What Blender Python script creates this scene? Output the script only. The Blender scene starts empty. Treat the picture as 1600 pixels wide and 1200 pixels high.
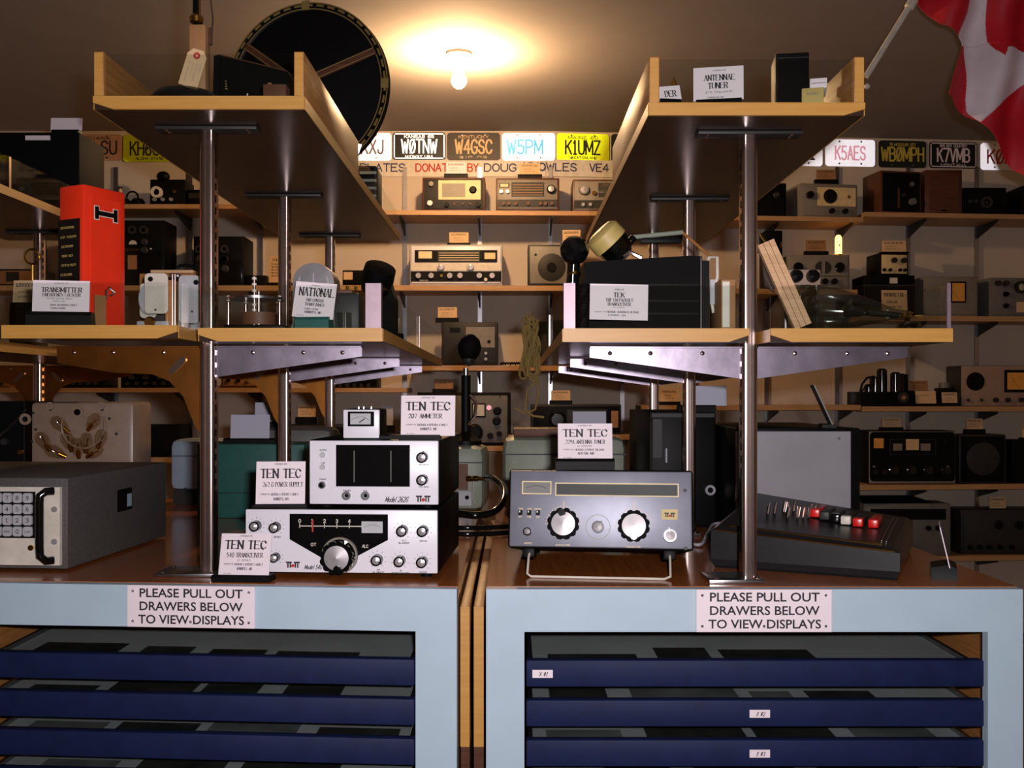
import bpy, bmesh, math, random
from mathutils import Vector, Matrix
random.seed(7)
SC = bpy.context.scene
COL = SC.collection
# ---------------------------------------------------------------- camera, light, exposure
EYE, F, HY = 1.40, 1570.0, 618.0          # eye height (m), focal length (px of a 1600x1200 frame), horizon row
cam_d = bpy.data.cameras.new('camera'); cam = bpy.data.objects.new('camera', cam_d); COL.objects.link(cam)
cam.location = (0, 0, EYE); cam.rotation_euler = (math.pi/2, 0, 0)
cam_d.sensor_width = 36; cam_d.lens = 36*F/1600; cam_d.shift_y = (HY-600)/1600; cam_d.clip_start = .02
SC.camera = cam
SC.view_settings.view_transform = 'Standard'; SC.view_settings.look = 'None'
SC.view_settings.gamma = 1; SC.view_settings.exposure = 0; SC.view_settings.use_curve_mapping = False
W = bpy.data.worlds.new('world'); SC.world = W; W.use_nodes = True
W.node_tree.nodes['Background'].inputs[0].default_value = (.05, .04, .035, 1)
W.node_tree.nodes['Background'].inputs[1].default_value = .15
# the photographer's flash, right of and above the lens
fl = bpy.data.lights.new('camera_flash', 'AREA'); fl.shape = 'RECTANGLE'; fl.size = .045; fl.size_y = .025
fl.energy = 34; fl.color = (1, .95, .98)
flo = bpy.data.objects.new('camera_flash', fl); COL.objects.link(flo)
flo.location = (.06, -.02, EYE+.055); flo.rotation_euler = (math.pi/2, 0, 0)

# ---------------------------------------------------------------- measuring helpers
def PX(px, Y): return (px-800)*Y/F
def PZ(py, Y): return EYE+(HY-py)*Y/F
def P(px, py, Y): return Vector((PX(px, Y), Y, PZ(py, Y)))
def wallY(px):
    """depth of the back wall along the view through column px (its right part angles slightly away)"""
    if px <= 855: return 5.7
    return (5.7-.0164)/(1-.082*(px-800)/F)

# ---------------------------------------------------------------- materials
def lin(c):
    return tuple(((v/255)/12.92 if v/255 <= .04045 else ((v/255+.055)/1.055)**2.4) for v in c)
MATS = {}
def mat(name, rgb, rough=.5, metal=0, var=.10, scale=30, bump=0.0, spec=.5, coat=0, stretch=None):
    if name in MATS: return MATS[name]
    m = bpy.data.materials.new(name); m.use_nodes = True; nt = m.node_tree; b = nt.nodes['Principled BSDF']
    c = lin(rgb)
    tc = nt.nodes.new('ShaderNodeTexCoord'); no = nt.nodes.new('ShaderNodeTexNoise')
    no.inputs['Scale'].default_value = scale; no.inputs['Detail'].default_value = 3
    src = tc.outputs['Object']
    if stretch:
        mp = nt.nodes.new('ShaderNodeMapping'); mp.inputs['Scale'].default_value = stretch
        nt.links.new(src, mp.inputs['Vector']); src = mp.outputs['Vector']
    nt.links.new(src, no.inputs['Vector'])
    r = nt.nodes.new('ShaderNodeValToRGB'); e = r.color_ramp.elements
    e[0].position = .3; e[1].position = .7
    e[0].color = (*[v*(1-var) for v in c], 1); e[1].color = (*[min(1, v*(1+var)) for v in c], 1)
    nt.links.new(no.outputs['Fac'], r.inputs['Fac']); nt.links.new(r.outputs['Color'], b.inputs['Base Color'])
    b.inputs['Roughness'].default_value = rough; b.inputs['Metallic'].default_value = metal
    b.inputs['Specular IOR Level'].default_value = spec; b.inputs['Coat Weight'].default_value = coat
    b.inputs['Coat Roughness'].default_value = .08
    if bump:
        bp = nt.nodes.new('ShaderNodeBump'); bp.inputs['Strength'].default_value = bump; bp.inputs['Distance'].default_value = .002
        nt.links.new(no.outputs['Fac'], bp.inputs['Height']); nt.links.new(bp.outputs['Normal'], b.inputs['Normal'])
    MATS[name] = m; return m
def wood(name, c0, c1, rough=.4, stretch=(3, 3, 40), scale=4, coat=0, spec=.5):
    if name in MATS: return MATS[name]
    m = mat(name, c0, rough, var=0, scale=scale, stretch=stretch, coat=coat, spec=spec)
    r = [n for n in m.node_tree.nodes if n.type == 'VALTORGB'][0].color_ramp.elements
    r[0].color = (*lin(c0), 1); r[1].color = (*lin(c1), 1); return m
def emit(name, rgb, strength):
    m = bpy.data.materials.new(name); m.use_nodes = True; b = m.node_tree.nodes['Principled BSDF']
    b.inputs['Base Color'].default_value = (*lin(rgb), 1)
    b.inputs['Emission Color'].default_value = (*lin(rgb), 1); b.inputs['Emission Strength'].default_value = strength
    MATS[name] = m; return m
def clear(name, tint=(.93, .95, .94), gloss=.035, rough=.03):
    m = bpy.data.materials.new(name); m.use_nodes = True; nt = m.node_tree; nt.nodes.clear()
    o = nt.nodes.new('ShaderNodeOutputMaterial'); mx = nt.nodes.new('ShaderNodeMixShader')
    t = nt.nodes.new('ShaderNodeBsdfTransparent'); g = nt.nodes.new('ShaderNodeBsdfGlossy')
    t.inputs[0].default_value = (*tint, 1); g.inputs['Roughness'].default_value = rough
    mx.inputs[0].default_value = gloss
    nt.links.new(t.outputs[0], mx.inputs[1]); nt.links.new(g.outputs[0], mx.inputs[2]); nt.links.new(mx.outputs[0], o.inputs[0])
    MATS[name] = m; return m
def reflective_sheeting(name, rgb, gain=.5):
    """number-plate sheeting: glass beads send light back towards the lamp it came from (a retroreflective lobe) over a plain painted base"""
    m = mat(name, rgb, .5); nt = m.node_tree; b = nt.nodes['Principled BSDF']; o = nt.nodes['Material Output']
    g = nt.nodes.new('ShaderNodeBsdfGlossy'); ge = nt.nodes.new('ShaderNodeNewGeometry'); mx = nt.nodes.new('ShaderNodeMixShader')
    g.inputs['Roughness'].default_value = .33; g.inputs['Color'].default_value = (*lin(rgb), 1)
    nt.links.new(ge.outputs['Incoming'], g.inputs['Normal']); mx.inputs[0].default_value = gain
    nt.links.new(b.outputs[0], mx.inputs[1]); nt.links.new(g.outputs[0], mx.inputs[2]); nt.links.new(mx.outputs[0], o.inputs[0])
    return m

wood('edge_wood', (178, 127, 57), (188, 137, 66), .45)
wood('side_wood', (142, 92, 48), (164, 112, 60), .45)
wood('counter_wood', (148, 78, 34), (176, 100, 46), .22, stretch=(30, 2, 3), coat=.4)
wood('shelf_wood', (170, 128, 86), (184, 142, 98), .5)
wood('dark_wood', (70, 38, 24), (92, 52, 32), .4)
wood('raw_wood', (180, 135, 95), (205, 165, 125), .6)
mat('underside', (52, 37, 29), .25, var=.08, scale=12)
mat('wall_paint', (196, 180, 164), .8, var=.03, scale=6)
mat('ceiling_paint', (152, 142, 136), .9, var=.04, scale=5)
mat('floor_tile', (120, 105, 90), .5)
mat('blue_white', (166, 184, 198), .5, var=.03, scale=14)
mat('navy', (19, 28, 64), .6, var=.15, scale=25, spec=.2)
mat('navy_top', (10, 12, 26), .5)
mat('chrome', (208, 186, 180), .22, 1, var=.05, scale=60)  # brownish tint puts the reflection of brown surroundings into the metal
mat('steel', (170, 166, 170), .28, 1, var=.1, scale=40)
mat('bracket_steel', (140, 130, 144), .34, 1, var=.2, scale=22, bump=.15)
mat('bracket_wood_reflection', (184, 118, 56), .3, 1, var=.2, scale=18, bump=.1)  # polished steel, the orange reflection of the wood put into its colour
mat('strip_satin', (142, 122, 130), .46, .6, var=.12, scale=30)
mat('black', (9, 8, 8), .5, spec=.13)
mat('gloss_black', (12, 11, 12), .12)
mat('matt_black', (11, 10, 10), .7, spec=.08)
mat('dark_grey', (42, 40, 39), .5, spec=.3)
mat('hammer_grey', (72, 68, 66), .55, var=.15, scale=220, bump=.3)
mat('console_black', (28, 26, 28), .35, spec=.35)
mat('mid_grey', (100, 97, 94), .5)
mat('light_grey', (168, 166, 170), .5)
mat('panel_grey', (142, 138, 144), .45, var=.08, scale=8)
mat('warm_grey', (122, 114, 104), .5)
mat('white_panel', (220, 214, 222), .35, var=.02)
mat('off_white', (205, 195, 182), .45)
mat('cream', (214, 190, 140), .5)
mat('beige_plastic', (146, 122, 106), .35, var=.08)
mat('paper', (226, 210, 216), .7, var=.02)
mat('paper_back', (176, 174, 190), .7, var=.02)
mat('paper_tan', (206, 170, 128), .7, var=.04)
mat('ink', (30, 26, 30), .7)
mat('ink_red', (176, 40, 34), .7)
mat('ink_blue', (46, 48, 92), .7)
mat('ink_grey', (120, 108, 112), .7)
mat('orange_red', (226, 48, 20), .4, var=.05)
mat('key_red', (205, 22, 16), .3)
mat('brass', (196, 150, 70), .25, 1)
mat('gold', (214, 160, 60), .25, 1)
mat('teal', (30, 84, 78), .55, var=.08, scale=60)
mat('pale_blue', (140, 156, 172), .5, var=.05)
mat('pale_green', (134, 140, 124), .5, var=.05)
mat('tan', (150, 106, 66), .6)
mat('yellow_band', (184, 158, 92), .5)
mat('rope', (122, 98, 48), .8)
mat('meter_face', (225, 205, 160), .5)
mat('amber_face', (216, 150, 60), .5)
mat('knob_silver', (180, 173, 175), .35, .55, var=.05, scale=90)
mat('tuner_face', (124, 124, 136), .46, .55, var=.15, scale=14)
mat('photo_dark', (38, 38, 36), .5, var=.5, scale=18)
mat('photo_grey', (92, 92, 92), .5, var=.3, scale=14)
mat('sheet_grey', (150, 150, 152), .6, var=.1, scale=9)
mat('flag_red', (196, 16, 34), .6, var=.12, scale=12)
mat('flag_white', (222, 206, 214), .6, var=.04)
mat('brown_leather', (96, 58, 36), .6)
mat('plate_brown', (46, 33, 26), .5)
mat('plate_black', (14, 14, 16), .5)
mat('plate_green', (24, 30, 26), .5)
mat('plate_pink', (182, 138, 112), .5)
mat('yellow_ink', (190, 170, 70), .6)
mat('tan_ink', (220, 184, 136), .6)
reflective_sheeting('sheeting_white', (238, 238, 242))
reflective_sheeting('sheeting_yellow', (205, 214, 20))
reflective_sheeting('cyan_ink', (70, 160, 200)); reflective_sheeting('pink_ink', (240, 170, 186), .3)
emit('bulb_glass', (255, 206, 150), 1350)
emit('lamp_glow', (255, 186, 90), 5.0)
clear('plexi'); clear('tube_glass', (.97, .93, .86), .14, .06); clear('bulb_clear', (.66, .7, .64), .2, .1)

# ---------------------------------------------------------------- mesh builder
class MB:
    def __init__(s): s.v = []; s.f = []; s.m = None
    def add(s, vs, fs):
        o = len(s.v)
        for v in vs:
            v = Vector(v); s.v.append(s.m @ v if s.m else v)
        s.f += [tuple(i+o for i in f) for f in fs]; return s
    def box(s, x0, x1, y0, y1, z0, z1):
        return s.add([(x0,y0,z0),(x1,y0,z0),(x1,y1,z0),(x0,y1,z0),(x0,y0,z1),(x1,y0,z1),(x1,y1,z1),(x0,y1,z1)],
                     [(0,3,2,1),(4,5,6,7),(0,1,5,4),(1,2,6,5),(2,3,7,6),(3,0,4,7)])
    def rbox(s, x0, x1, y0, y1, z0, z1, r, seg=2):
        r = min(r, .45*min(x1-x0, y1-y0, z1-z0))
        bm = bmesh.new(); bmesh.ops.create_cube(bm, size=1)
        for v in bm.verts: v.co = Vector(((x0+x1)/2+v.co.x*(x1-x0), (y0+y1)/2+v.co.y*(y1-y0), (z0+z1)/2+v.co.z*(z1-z0)))
        bmesh.ops.bevel(bm, geom=list(bm.edges), offset=r, segments=seg, profile=.5, affect='EDGES')
        bm.verts.index_update()
        s.add([v.co.copy() for v in bm.verts], [tuple(v.index for v in f.verts) for f in bm.faces]); bm.free(); return s
    def prism(s, pts, vec):
        """closed polygon pts (3-D) swept by vec"""
        n = len(pts); vec = Vector(vec)
        return s.add([Vector(p) for p in pts]+[Vector(p)+vec for p in pts],
                     [tuple(range(n))[::-1], tuple(range(n, 2*n))]+[(i, (i+1) % n, n+(i+1) % n, n+i) for i in range(n)])
    def xz(s, pts, y0, y1): return s.prism([(x, y0, z) for x, z in pts], (0, y1-y0, 0))
    def rxz(s, x0, x1, z0, z1, r, y0, y1, n=4):
        """rounded rectangle in the x-z plane, thick in y"""
        pts = []
        for cx, cz, a0 in ((x1-r, z1-r, 0), (x0+r, z1-r, 90), (x0+r, z0+r, 180), (x1-r, z0+r, 270)):
            for k in range(n+1):
                a = math.radians(a0+90*k/n); pts.append((cx+r*math.cos(a), cz+r*math.sin(a)))
        return s.xz(pts, y0, y1)
    def cyl(s, p0, p1, r0, r1=None, n=16):
        p0 = Vector(p0); p1 = Vector(p1); r1 = r0 if r1 is None else r1
        d = (p1-p0).normalized(); u = d.orthogonal().normalized(); w = d.cross(u)
        a = [u*math.cos(2*math.pi*i/n)+w*math.sin(2*math.pi*i/n) for i in range(n)]
        return s.add([p0+q*r0 for q in a]+[p1+q*r1 for q in a],
                     [tuple(range(n))[::-1], tuple(range(n, 2*n))]+[(i, (i+1) % n, n+(i+1) % n, n+i) for i in range(n)])
    def lathe(s, prof, org, ax=(0, 0, 1), n=24):
        """prof = [(radius, height)...] about axis ax from org"""
        org = Vector(org); d = Vector(ax).normalized(); u = d.orthogonal().normalized(); w = d.cross(u); k = len(prof)
        vs = [org+d*h+(u*math.cos(2*math.pi*i/n)+w*math.sin(2*math.pi*i/n))*max(r, 1e-5) for i in range(n) for r, h in prof]
        fs = [(i*k+j, ((i+1) % n)*k+j, ((i+1) % n)*k+j+1, i*k+j+1) for i in range(n) for j in range(k-1)]
        return s.add(vs, fs)
    def tube(s, pts, r, n=8, closed=False):
        pts = [Vector(p) for p in pts]; k = len(pts); vs = []; u = None
        for i, p in enumerate(pts):
            a = pts[(i-1) % k] if closed or i else p; b = pts[(i+1) % k] if closed or i < k-1 else p
            d = (b-a).normalized()
            u = d.orthogonal().normalized() if u is None else (u-d*u.dot(d)).normalized()
            w = d.cross(u)
            vs += [p+(u*math.cos(2*math.pi*j/n)+w*math.sin(2*math.pi*j/n))*r for j in range(n)]
        fs = [(i*n+j, i*n+(j+1) % n, ((i+1) % k)*n+(j+1) % n, ((i+1) % k)*n+j) for i in range(k if closed else k-1) for j in range(n)]
        if not closed: fs += [tuple(range(n))[::-1], tuple(range((k-1)*n, k*n))]
        return s.add(vs, fs)
    def ball(s, c, r, sc=(1, 1, 1), nu=16, nv=9):
        m0 = s.m; s.m = (m0 or Matrix()) @ Matrix.Translation(Vector(c)) @ Matrix.Diagonal((*sc, 1))
        s.lathe([(r*math.sin(math.pi*j/nv), -r*math.cos(math.pi*j/nv)) for j in range(nv+1)], (0, 0, 0), n=nu)
        s.m = m0; return s
    def mesh(s, name):
        me = bpy.data.meshes.new(name); me.from_pydata([tuple(v) for v in s.v], [], s.f); return me
    def build(s, name, material, parent=None, smooth=False, label=None, loc=None):
        me = s.mesh(name)
        bm = bmesh.new(); bm.from_mesh(me); bmesh.ops.recalc_face_normals(bm, faces=bm.faces); bm.to_mesh(me); bm.free()
        if smooth:
            me.shade_smooth(); me.set_sharp_from_angle(angle=math.radians(40))
        return link(name, me, material, parent, label, loc)
def link(name, me, material, parent=None, label=None, loc=None):
    if not me.materials: me.materials.append(MATS[material])
    o = bpy.data.objects.new(name, me); COL.objects.link(o)
    if parent: o.parent = parent
    if loc is not None: o.location = loc
    if label: o['label'] = label
    return o
def thing(name, label, cat, loc=(0, 0, 0), rz=0, group=None, rx=0, ry=0):
    o = bpy.data.objects.new(name, None); COL.objects.link(o); o.empty_display_size = .05
    o.location = loc; o.rotation_euler = (rx, ry, math.radians(rz)); o['label'] = label; o['category'] = cat
    if group: o['group'] = group
    return o
def tag(o, label, cat, group=None):
    o['label'] = label; o['category'] = cat
    if group: o['group'] = group
    return o
def struct(o): o['kind'] = 'structure'; return o
def box(name, m, parent, *b, r=0, label=None):
    k = MB(); (k.rbox(*b, r) if r else k.box(*b)); return k.build(name, m, parent, smooth=bool(r), label=label)

# ---------------------------------------------------------------- lettering: a stroke alphabet drawn on a 0..1 grid
O_ = '.5,1 .2,.92 0,.65 0,.35 .2,.08 .5,0 .8,.08 1,.35 1,.65 .8,.92 .5,1'
GL = {'A': '0,0 .5,1 1,0;.2,.36 .8,.36', 'B': '0,0 0,1 .65,1 .92,.88 .92,.64 .65,.53 0,.53;.65,.53 1,.4 1,.14 .7,0 0,0',
 'C': '1,.76 .8,.95 .5,1 .2,.92 0,.65 0,.35 .2,.08 .5,0 .8,.05 1,.24', 'D': '0,0 0,1 .55,1 .9,.8 1,.5 .9,.2 .55,0 0,0',
 'E': '1,1 0,1 0,0 1,0;0,.53 .75,.53', 'F': '1,1 0,1 0,0;0,.53 .75,.53',
 'G': '1,.78 .8,.95 .5,1 .2,.92 0,.65 0,.35 .2,.08 .5,0 .8,.05 1,.2 1,.45 .55,.45', 'H': '0,0 0,1;1,0 1,1;0,.52 1,.52',
 'I': '.5,0 .5,1', 'J': '.85,1 .85,.25 .65,.03 .35,0 .1,.12 .05,.3', 'K': '0,0 0,1;1,1 0,.42;.35,.62 1,0', 'L': '0,1 0,0 .95,0',
 'M': '0,0 0,1 .5,.2 1,1 1,0', 'N': '0,0 0,1 1,0 1,1', 'O': O_, '0': O_, 'P': '0,0 0,1 .65,1 .95,.88 .95,.6 .65,.47 0,.47',
 'Q': O_+';.6,.25 1,-.05', 'R': '0,0 0,1 .65,1 .95,.88 .95,.62 .65,.5 0,.5;.5,.5 1,0',
 'S': '.95,.8 .75,.96 .45,1 .12,.9 .05,.7 .2,.56 .75,.46 .97,.28 .88,.08 .55,0 .2,.05 0,.22', 'T': '.5,0 .5,1;0,1 1,1',
 'U': '0,1 0,.3 .15,.06 .5,0 .85,.06 1,.3 1,1', 'V': '0,1 .5,0 1,1', 'W': '0,1 .25,0 .5,.8 .75,0 1,1', 'X': '0,0 1,1;0,1 1,0',
 'Y': '0,1 .5,.48 1,1;.5,.48 .5,0', 'Z': '0,1 1,1 0,0 1,0', '1': '.2,.8 .5,1 .5,0;.2,0 .8,0',
 '2': '0,.78 .2,.96 .5,1 .85,.92 .95,.7 .8,.45 0,0 1,0', '3': '.05,.85 .4,1 .8,.93 .9,.72 .5,.53 .95,.35 .85,.08 .45,0 0,.12',
 '4': '.75,0 .75,1 0,.3 1,.3', '5': '.9,1 .15,1 .08,.55 .5,.62 .9,.5 .95,.2 .7,.02 .3,0 0,.12',
 '6': '.85,.95 .4,.95 .05,.55 .05,.2 .35,0 .75,.02 .95,.25 .8,.5 .4,.55 .05,.35', '7': '0,1 1,1 .35,0',
 '8': '.5,.53 .12,.65 .12,.88 .5,1 .88,.88 .88,.65 .5,.53 0,.35 .05,.1 .5,0 .95,.1 1,.35 .5,.53',
 '9': '.95,.6 .6,.45 .2,.5 .05,.75 .25,.98 .65,1 .95,.8 .95,.5 .6,.05 .15,.05', '-': '.1,.5 .9,.5', '.': '.45,0 .55,.06', ',': '.55,.08 .4,-.15',
 '#': '.3,0 .4,1;.65,0 .75,1;0,.35 1,.35;.05,.66 1,.66', '/': '0,0 1,1', '\u00d8': O_+';.1,0 .9,1'}
ADV = {'I': .45, 'M': 1.2, 'W': 1.25, '.': .35, ',': .35, ' ': .55, '1': .7}
GL.update({'o': '.5,.6 .15,.5 0,.3 .15,.08 .5,0 .85,.08 1,.3 .85,.5 .5,.6', 'd': '1,1 1,0;1,.45 .6,.6 .15,.5 0,.3 .15,.08 .6,0 1,.15', 'e': '0,.32 1,.32 .85,.53 .5,.6 .15,.5 0,.3 .15,.06 .55,0 .95,.1', 'l': '.5,1 .5,0'})
# writing too small to read in the photograph is set in plain letter-like strokes
GL['\u00a4'] = '0,0 0,.72 .8,.72 .8,0'; GL['\u00a5'] = '.8,.1 0,0 0,.72 .8,.6'; GL['\u00a6'] = '.4,0 .4,.9'
def ps(words, seed=1):
    r = random.Random(seed+len(words)); return ' '.join(''.join(r.choice('\u00a4\u00a5\u00a6\u00a4') for _ in range(int(n))) for n in words.split())
ADV.update({'\u00a6': .5, 'l': .4, 'o': .85, 'e': .85, 'd': .9})
def strokes(mb, s, x0, x1, z0, z1, y, w=.16, serif=False, gap=.32, slant=0, th=.0004):
    """write s into the rectangle x0..x1, z0..z1 of the plane y (facing -y) in k; w = stroke weight relative to letter height"""
    tot = sum(ADV.get(c, 1) for c in s)+gap*(len(s)-1); cw = (x1-x0)/tot; h = z1-z0; cx = x0; n_ = 0
    for c in s:
        a = ADV.get(c, 1)*cw
        for pl in GL.get(c, '').split(';'):
            if not pl: continue
            p = [tuple(map(float, q.split(','))) for q in pl.split()]
            p = [Vector((cx+(.5 if c == 'I' else u)*a+slant*h*v, z0+v*h)) for u, v in p]
            for a_, b_ in zip(p, p[1:]):
                d = b_-a_
                if d.length < 1e-7: continue
                d = d.normalized(); wt = min(w*h, (.27 if serif else .34)*cw)
                if serif: wt *= (.5 if abs(d.y) < .35 else (1.35 if d.x*d.y <= 0 or abs(d.x) < .1 else .7))
                t = Vector((-d.y, d.x))*wt/2; e = d*wt*.35
                q = [a_-e-t, b_+e-t, b_+e+t, a_-e+t]
                n_ += 1; yq = y-(n_ % 11)*3e-5             # overlapping strokes never share one plane
                mb.add([(v.x, yq, v.y) for v in q], [(0, 1, 2, 3)])
            if serif:
                for e_ in (p[0], p[-1]):
                    if abs(e_.y-z0) < .02*h or abs(e_.y-z1) < .02*h:
                        zc = z0 if abs(e_.y-z0) < .02*h else z1-.07*h
                        sw = min(.2*h, .27*cw); mb.add([(e_.x-sw, y, zc), (e_.x+sw, y, zc), (e_.x+sw, y, zc+.07*h), (e_.x-sw, y, zc+.07*h)], [(0, 1, 2, 3)])
        cx += a+gap*cw
    return mb
def sans(s, x0, x1, z0, z1, y, material, parent, bold=0.0):
    """block lettering from the built-in typeface, fitted into a rectangle facing -y"""
    cu = bpy.data.curves.new('lettering', 'FONT'); cu.body = s; cu.size = 1; cu.offset = bold; cu.resolution_u = 3
    t = bpy.data.objects.new('lettering', cu); me = bpy.data.meshes.new_from_object(t); bpy.data.objects.remove(t)
    xs = [v.co.x for v in me.vertices]; ys = [v.co.y for v in me.vertices]
    a, b, c, d = min(xs), max(xs), min(ys), max(ys)
    for v in me.vertices: v.co = (x0+(v.co.x-a)/(b-a)*(x1-x0), y, z0+(v.co.y-c)/(d-c)*(z1-z0))
    me.materials.clear(); return link('lettering', me, material, parent)
# ================================================================ the room
CEIL = 2.90
XR = 3.6; YR = 5.7+.082*(XR-.2)
s = MB(); s.box(-4, 4.2, -2.6, 6.4, -.1, 0); struct(s.build('floor', 'floor_tile'))
s = MB(); s.box(-4, 4.2, -2.6, 6.4, CEIL, CEIL+.1); struct(s.build('ceiling', 'ceiling_paint'))
s = MB(); s.prism([(-4, 5.7, 0), (.2, 5.7, 0), (XR, YR, 0), (XR, YR+.15, 0), (-4, 5.9, 0)], (0, 0, CEIL)); struct(s.build('wall_back', 'wall_paint'))
s = MB(); s.box(-4.1, -4, -2.6, 6.0, 0, CEIL); struct(s.build('wall_left', 'wall_paint'))
s = MB(); s.box(XR, XR+.1, -2.6, 6.4, 0, CEIL); struct(s.build('wall_right', 'wall_paint'))
s = MB(); s.box(-4, XR, -2.7, -2.6, 0, CEIL); struct(s.build('wall_front', 'wall_paint'))

# bare bulb in its ceiling holder
bc = P(717, 128, 4.4)
t = thing('ceiling_lamp', 'glowing bare light bulb in a white porcelain holder on the ceiling', 'light bulb', (bc.x, bc.y, CEIL))
MB().lathe([(0, 0), (.055, 0), (.055, -.012), (.03, -.03), (.022, -.05), (0, -.05)], (0, 0, 0)).build('holder', 'off_white', t, True)
zb = bc.z-CEIL
MB().lathe([(0, zb-.03), (.012, zb-.028), (.024, zb-.018), (.034, zb), (.03, zb+.02), (.018, zb+.042), (.013, zb+.07), (0, zb+.07)], (0, 0, 0)).build('bulb', 'bulb_glass', t, True)

# ================================================================ generic builders
KN = {}
def knob_mesh(r, d, style):
    key = (round(r, 4), round(d, 4), style)
    if key not in KN:
        k = MB(); n = 20
        if style == 'plain': k.lathe([(0, 0), (r, 0), (r*.92, d), (0, d)], (0, 0, 0), (0, -1, 0), n)
        elif style == 'skirt': k.lathe([(0, 0), (r, 0), (r, d*.25), (r*.72, d*.4), (r*.66, d), (0, d)], (0, 0, 0), (0, -1, 0), n)
        elif style == 'ring': k.lathe([(r*.55, d*.4), (r*.55, d), (r, d), (r, 0), (r*.55, 0)], (0, 0, 0), (0, -1, 0), n)
        elif style == 'flute':
            pts = [(r*(1 if i % 3 else .9)*math.cos(2*math.pi*i/36), r*(1 if i % 3 else .9)*math.sin(2*math.pi*i/36)) for i in range(36)]
            k.xz(pts, -d, 0)
        me = k.mesh('knob'); me.shade_smooth(); me.set_sharp_from_angle(angle=math.radians(40)); KN[key] = me
    return KN[key]
class Dev:
    """a boxy set: measured front panel at depth Y, standing on zbase; features are measured on the front panel"""
    def __init__(s, name, label, cat, px0, px1, py0, Y, zbase, depth, case='black', panel=None, rz=0, r=.004, inset=3, group=None, feet=0, pan_r=.002):
        s.Y = Y; s.px = (px0, px1); s.py0 = py0
        X0, X1 = PX(px0, Y), PX(px1, Y); s.cx = (X0+X1)/2; s.z0 = zbase; s.w = X1-X0; s.h = PZ(py0, Y)-zbase
        s.t = thing(name, label, cat, (s.cx, Y, zbase), rz, group)
        f = feet; i = inset*Y/F; s.d = depth
        MB().rbox(-s.w/2, s.w/2, .004, depth, f, s.h, r).build('case', case, s.t, True)
        if panel: s.panel = MB().rbox(-s.w/2+i, s.w/2-i, -.001, .01, f+i, s.h-i, pan_r).build('front_panel', panel, s.t, True)
        if f:
            for a in (-1, 1):
                for b in (.03, depth-.03):
                    MB().cyl((a*(s.w/2-.025), b, 0), (a*(s.w/2-.025), b, f+.002), .01, n=10).build('foot', 'matt_black', s.t)
    def x(s, px): return PX(px, s.Y)-s.cx
    def z(s, py): return PZ(py, s.Y)-s.z0
    def rect(s, a, b, c, d, m, name='dial_plate', proud=.002, parent=None, r=0):
        k = MB(); args = (s.x(a), s.x(b), -.001-proud, .004, s.z(d), s.z(c))
        if r: k.rxz(args[0], args[1], args[4], args[5], r*s.Y/F, args[2], args[3])
        else: k.box(*args)
        return k.build(name, m, parent or s.t, bool(r))
    def frame(s, a, b, c, d, w, m, name='bezel', proud=.004):
        w = w*s.Y/F; x0, x1, z0, z1 = s.x(a), s.x(b), s.z(d), s.z(c); k = MB(); y = (-.001-proud, .003)
        k.box(x0, x1, *y, z1-w, z1); k.box(x0, x1, *y, z0, z0+w); k.box(x0, x0+w, *y, z0+w, z1-w); k.box(x1-w, x1, *y, z0+w, z1-w)
        return k.build(name, m, s.t)
    def knob(s, px, py, r, m='black', cap=None, style='plain', d=None, y0=-.001, name='knob', mark=None):
        R = r*s.Y/F; D = d or min(.02, R*.9+.004)
        o = link(name, knob_mesh(R, D, style), m, s.t, loc=(s.x(px), y0, s.z(py)))
        if o.data.materials[0] != MATS[m]:
            o.material_slots[0].link = 'OBJECT'; o.material_slots[0].material = MATS[m]
        if cap:
            MB().lathe([(0, D+.0022), (R*.66, D+.0005), (R*.66, D*.6)], (0, 0, 0), (0, -1, 0), 20).build('knob_cap', cap, o, True)
        if mark is not None:
            k = MB(); k.m = Matrix.Rotation(math.radians(mark), 4, 'Y'); k.box(-R*.09, R*.09, -D-.001, -D*.3, R*.5, R*1.12); k.build('pointer', 'gloss_black' if cap else 'off_white', o)
        return o
    def meter(s, a, b, c, d, face='meter_face', frame='black', needle=True):
        f = s.rect(a, b, c, d, frame, 'meter', .004)
        w = (b-a)*.1
        g = s.rect(a+w, b-w, c+w, d-w, face, 'meter_face', .005, f)
        if needle:
            xm = s.x((a+b)/2); zz = s.z(d-w*1.6); L = (d-c)*.55*s.Y/F
            MB().cyl((xm, -.0065, zz), (xm-L*.5, -.0065, zz+L*.85), .0006, n=6).build('needle', 'ink', f)
        return f
    def hole(s, px, py, r, m='matt_black', name='socket'):
        R = r*s.Y/F; return MB().lathe([(R*.5, .001), (R*.5, .003), (R, .003), (R, -.002)], (s.x(px), -.001, s.z(py)), (0, -1, 0), 16).build(name, m, s.t, True)
    def text(s, st, a, b, c, d, m='ink', w=.16, serif=False, y=-.0016, slant=0, name='lettering', parent=None):
        return strokes(MB(), st, s.x(a), s.x(b), s.z(d), s.z(c), y, w, serif, slant=slant).build(name, m, parent or s.t)
def on_top(d, dy=0): return d.z0+d.h
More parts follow.
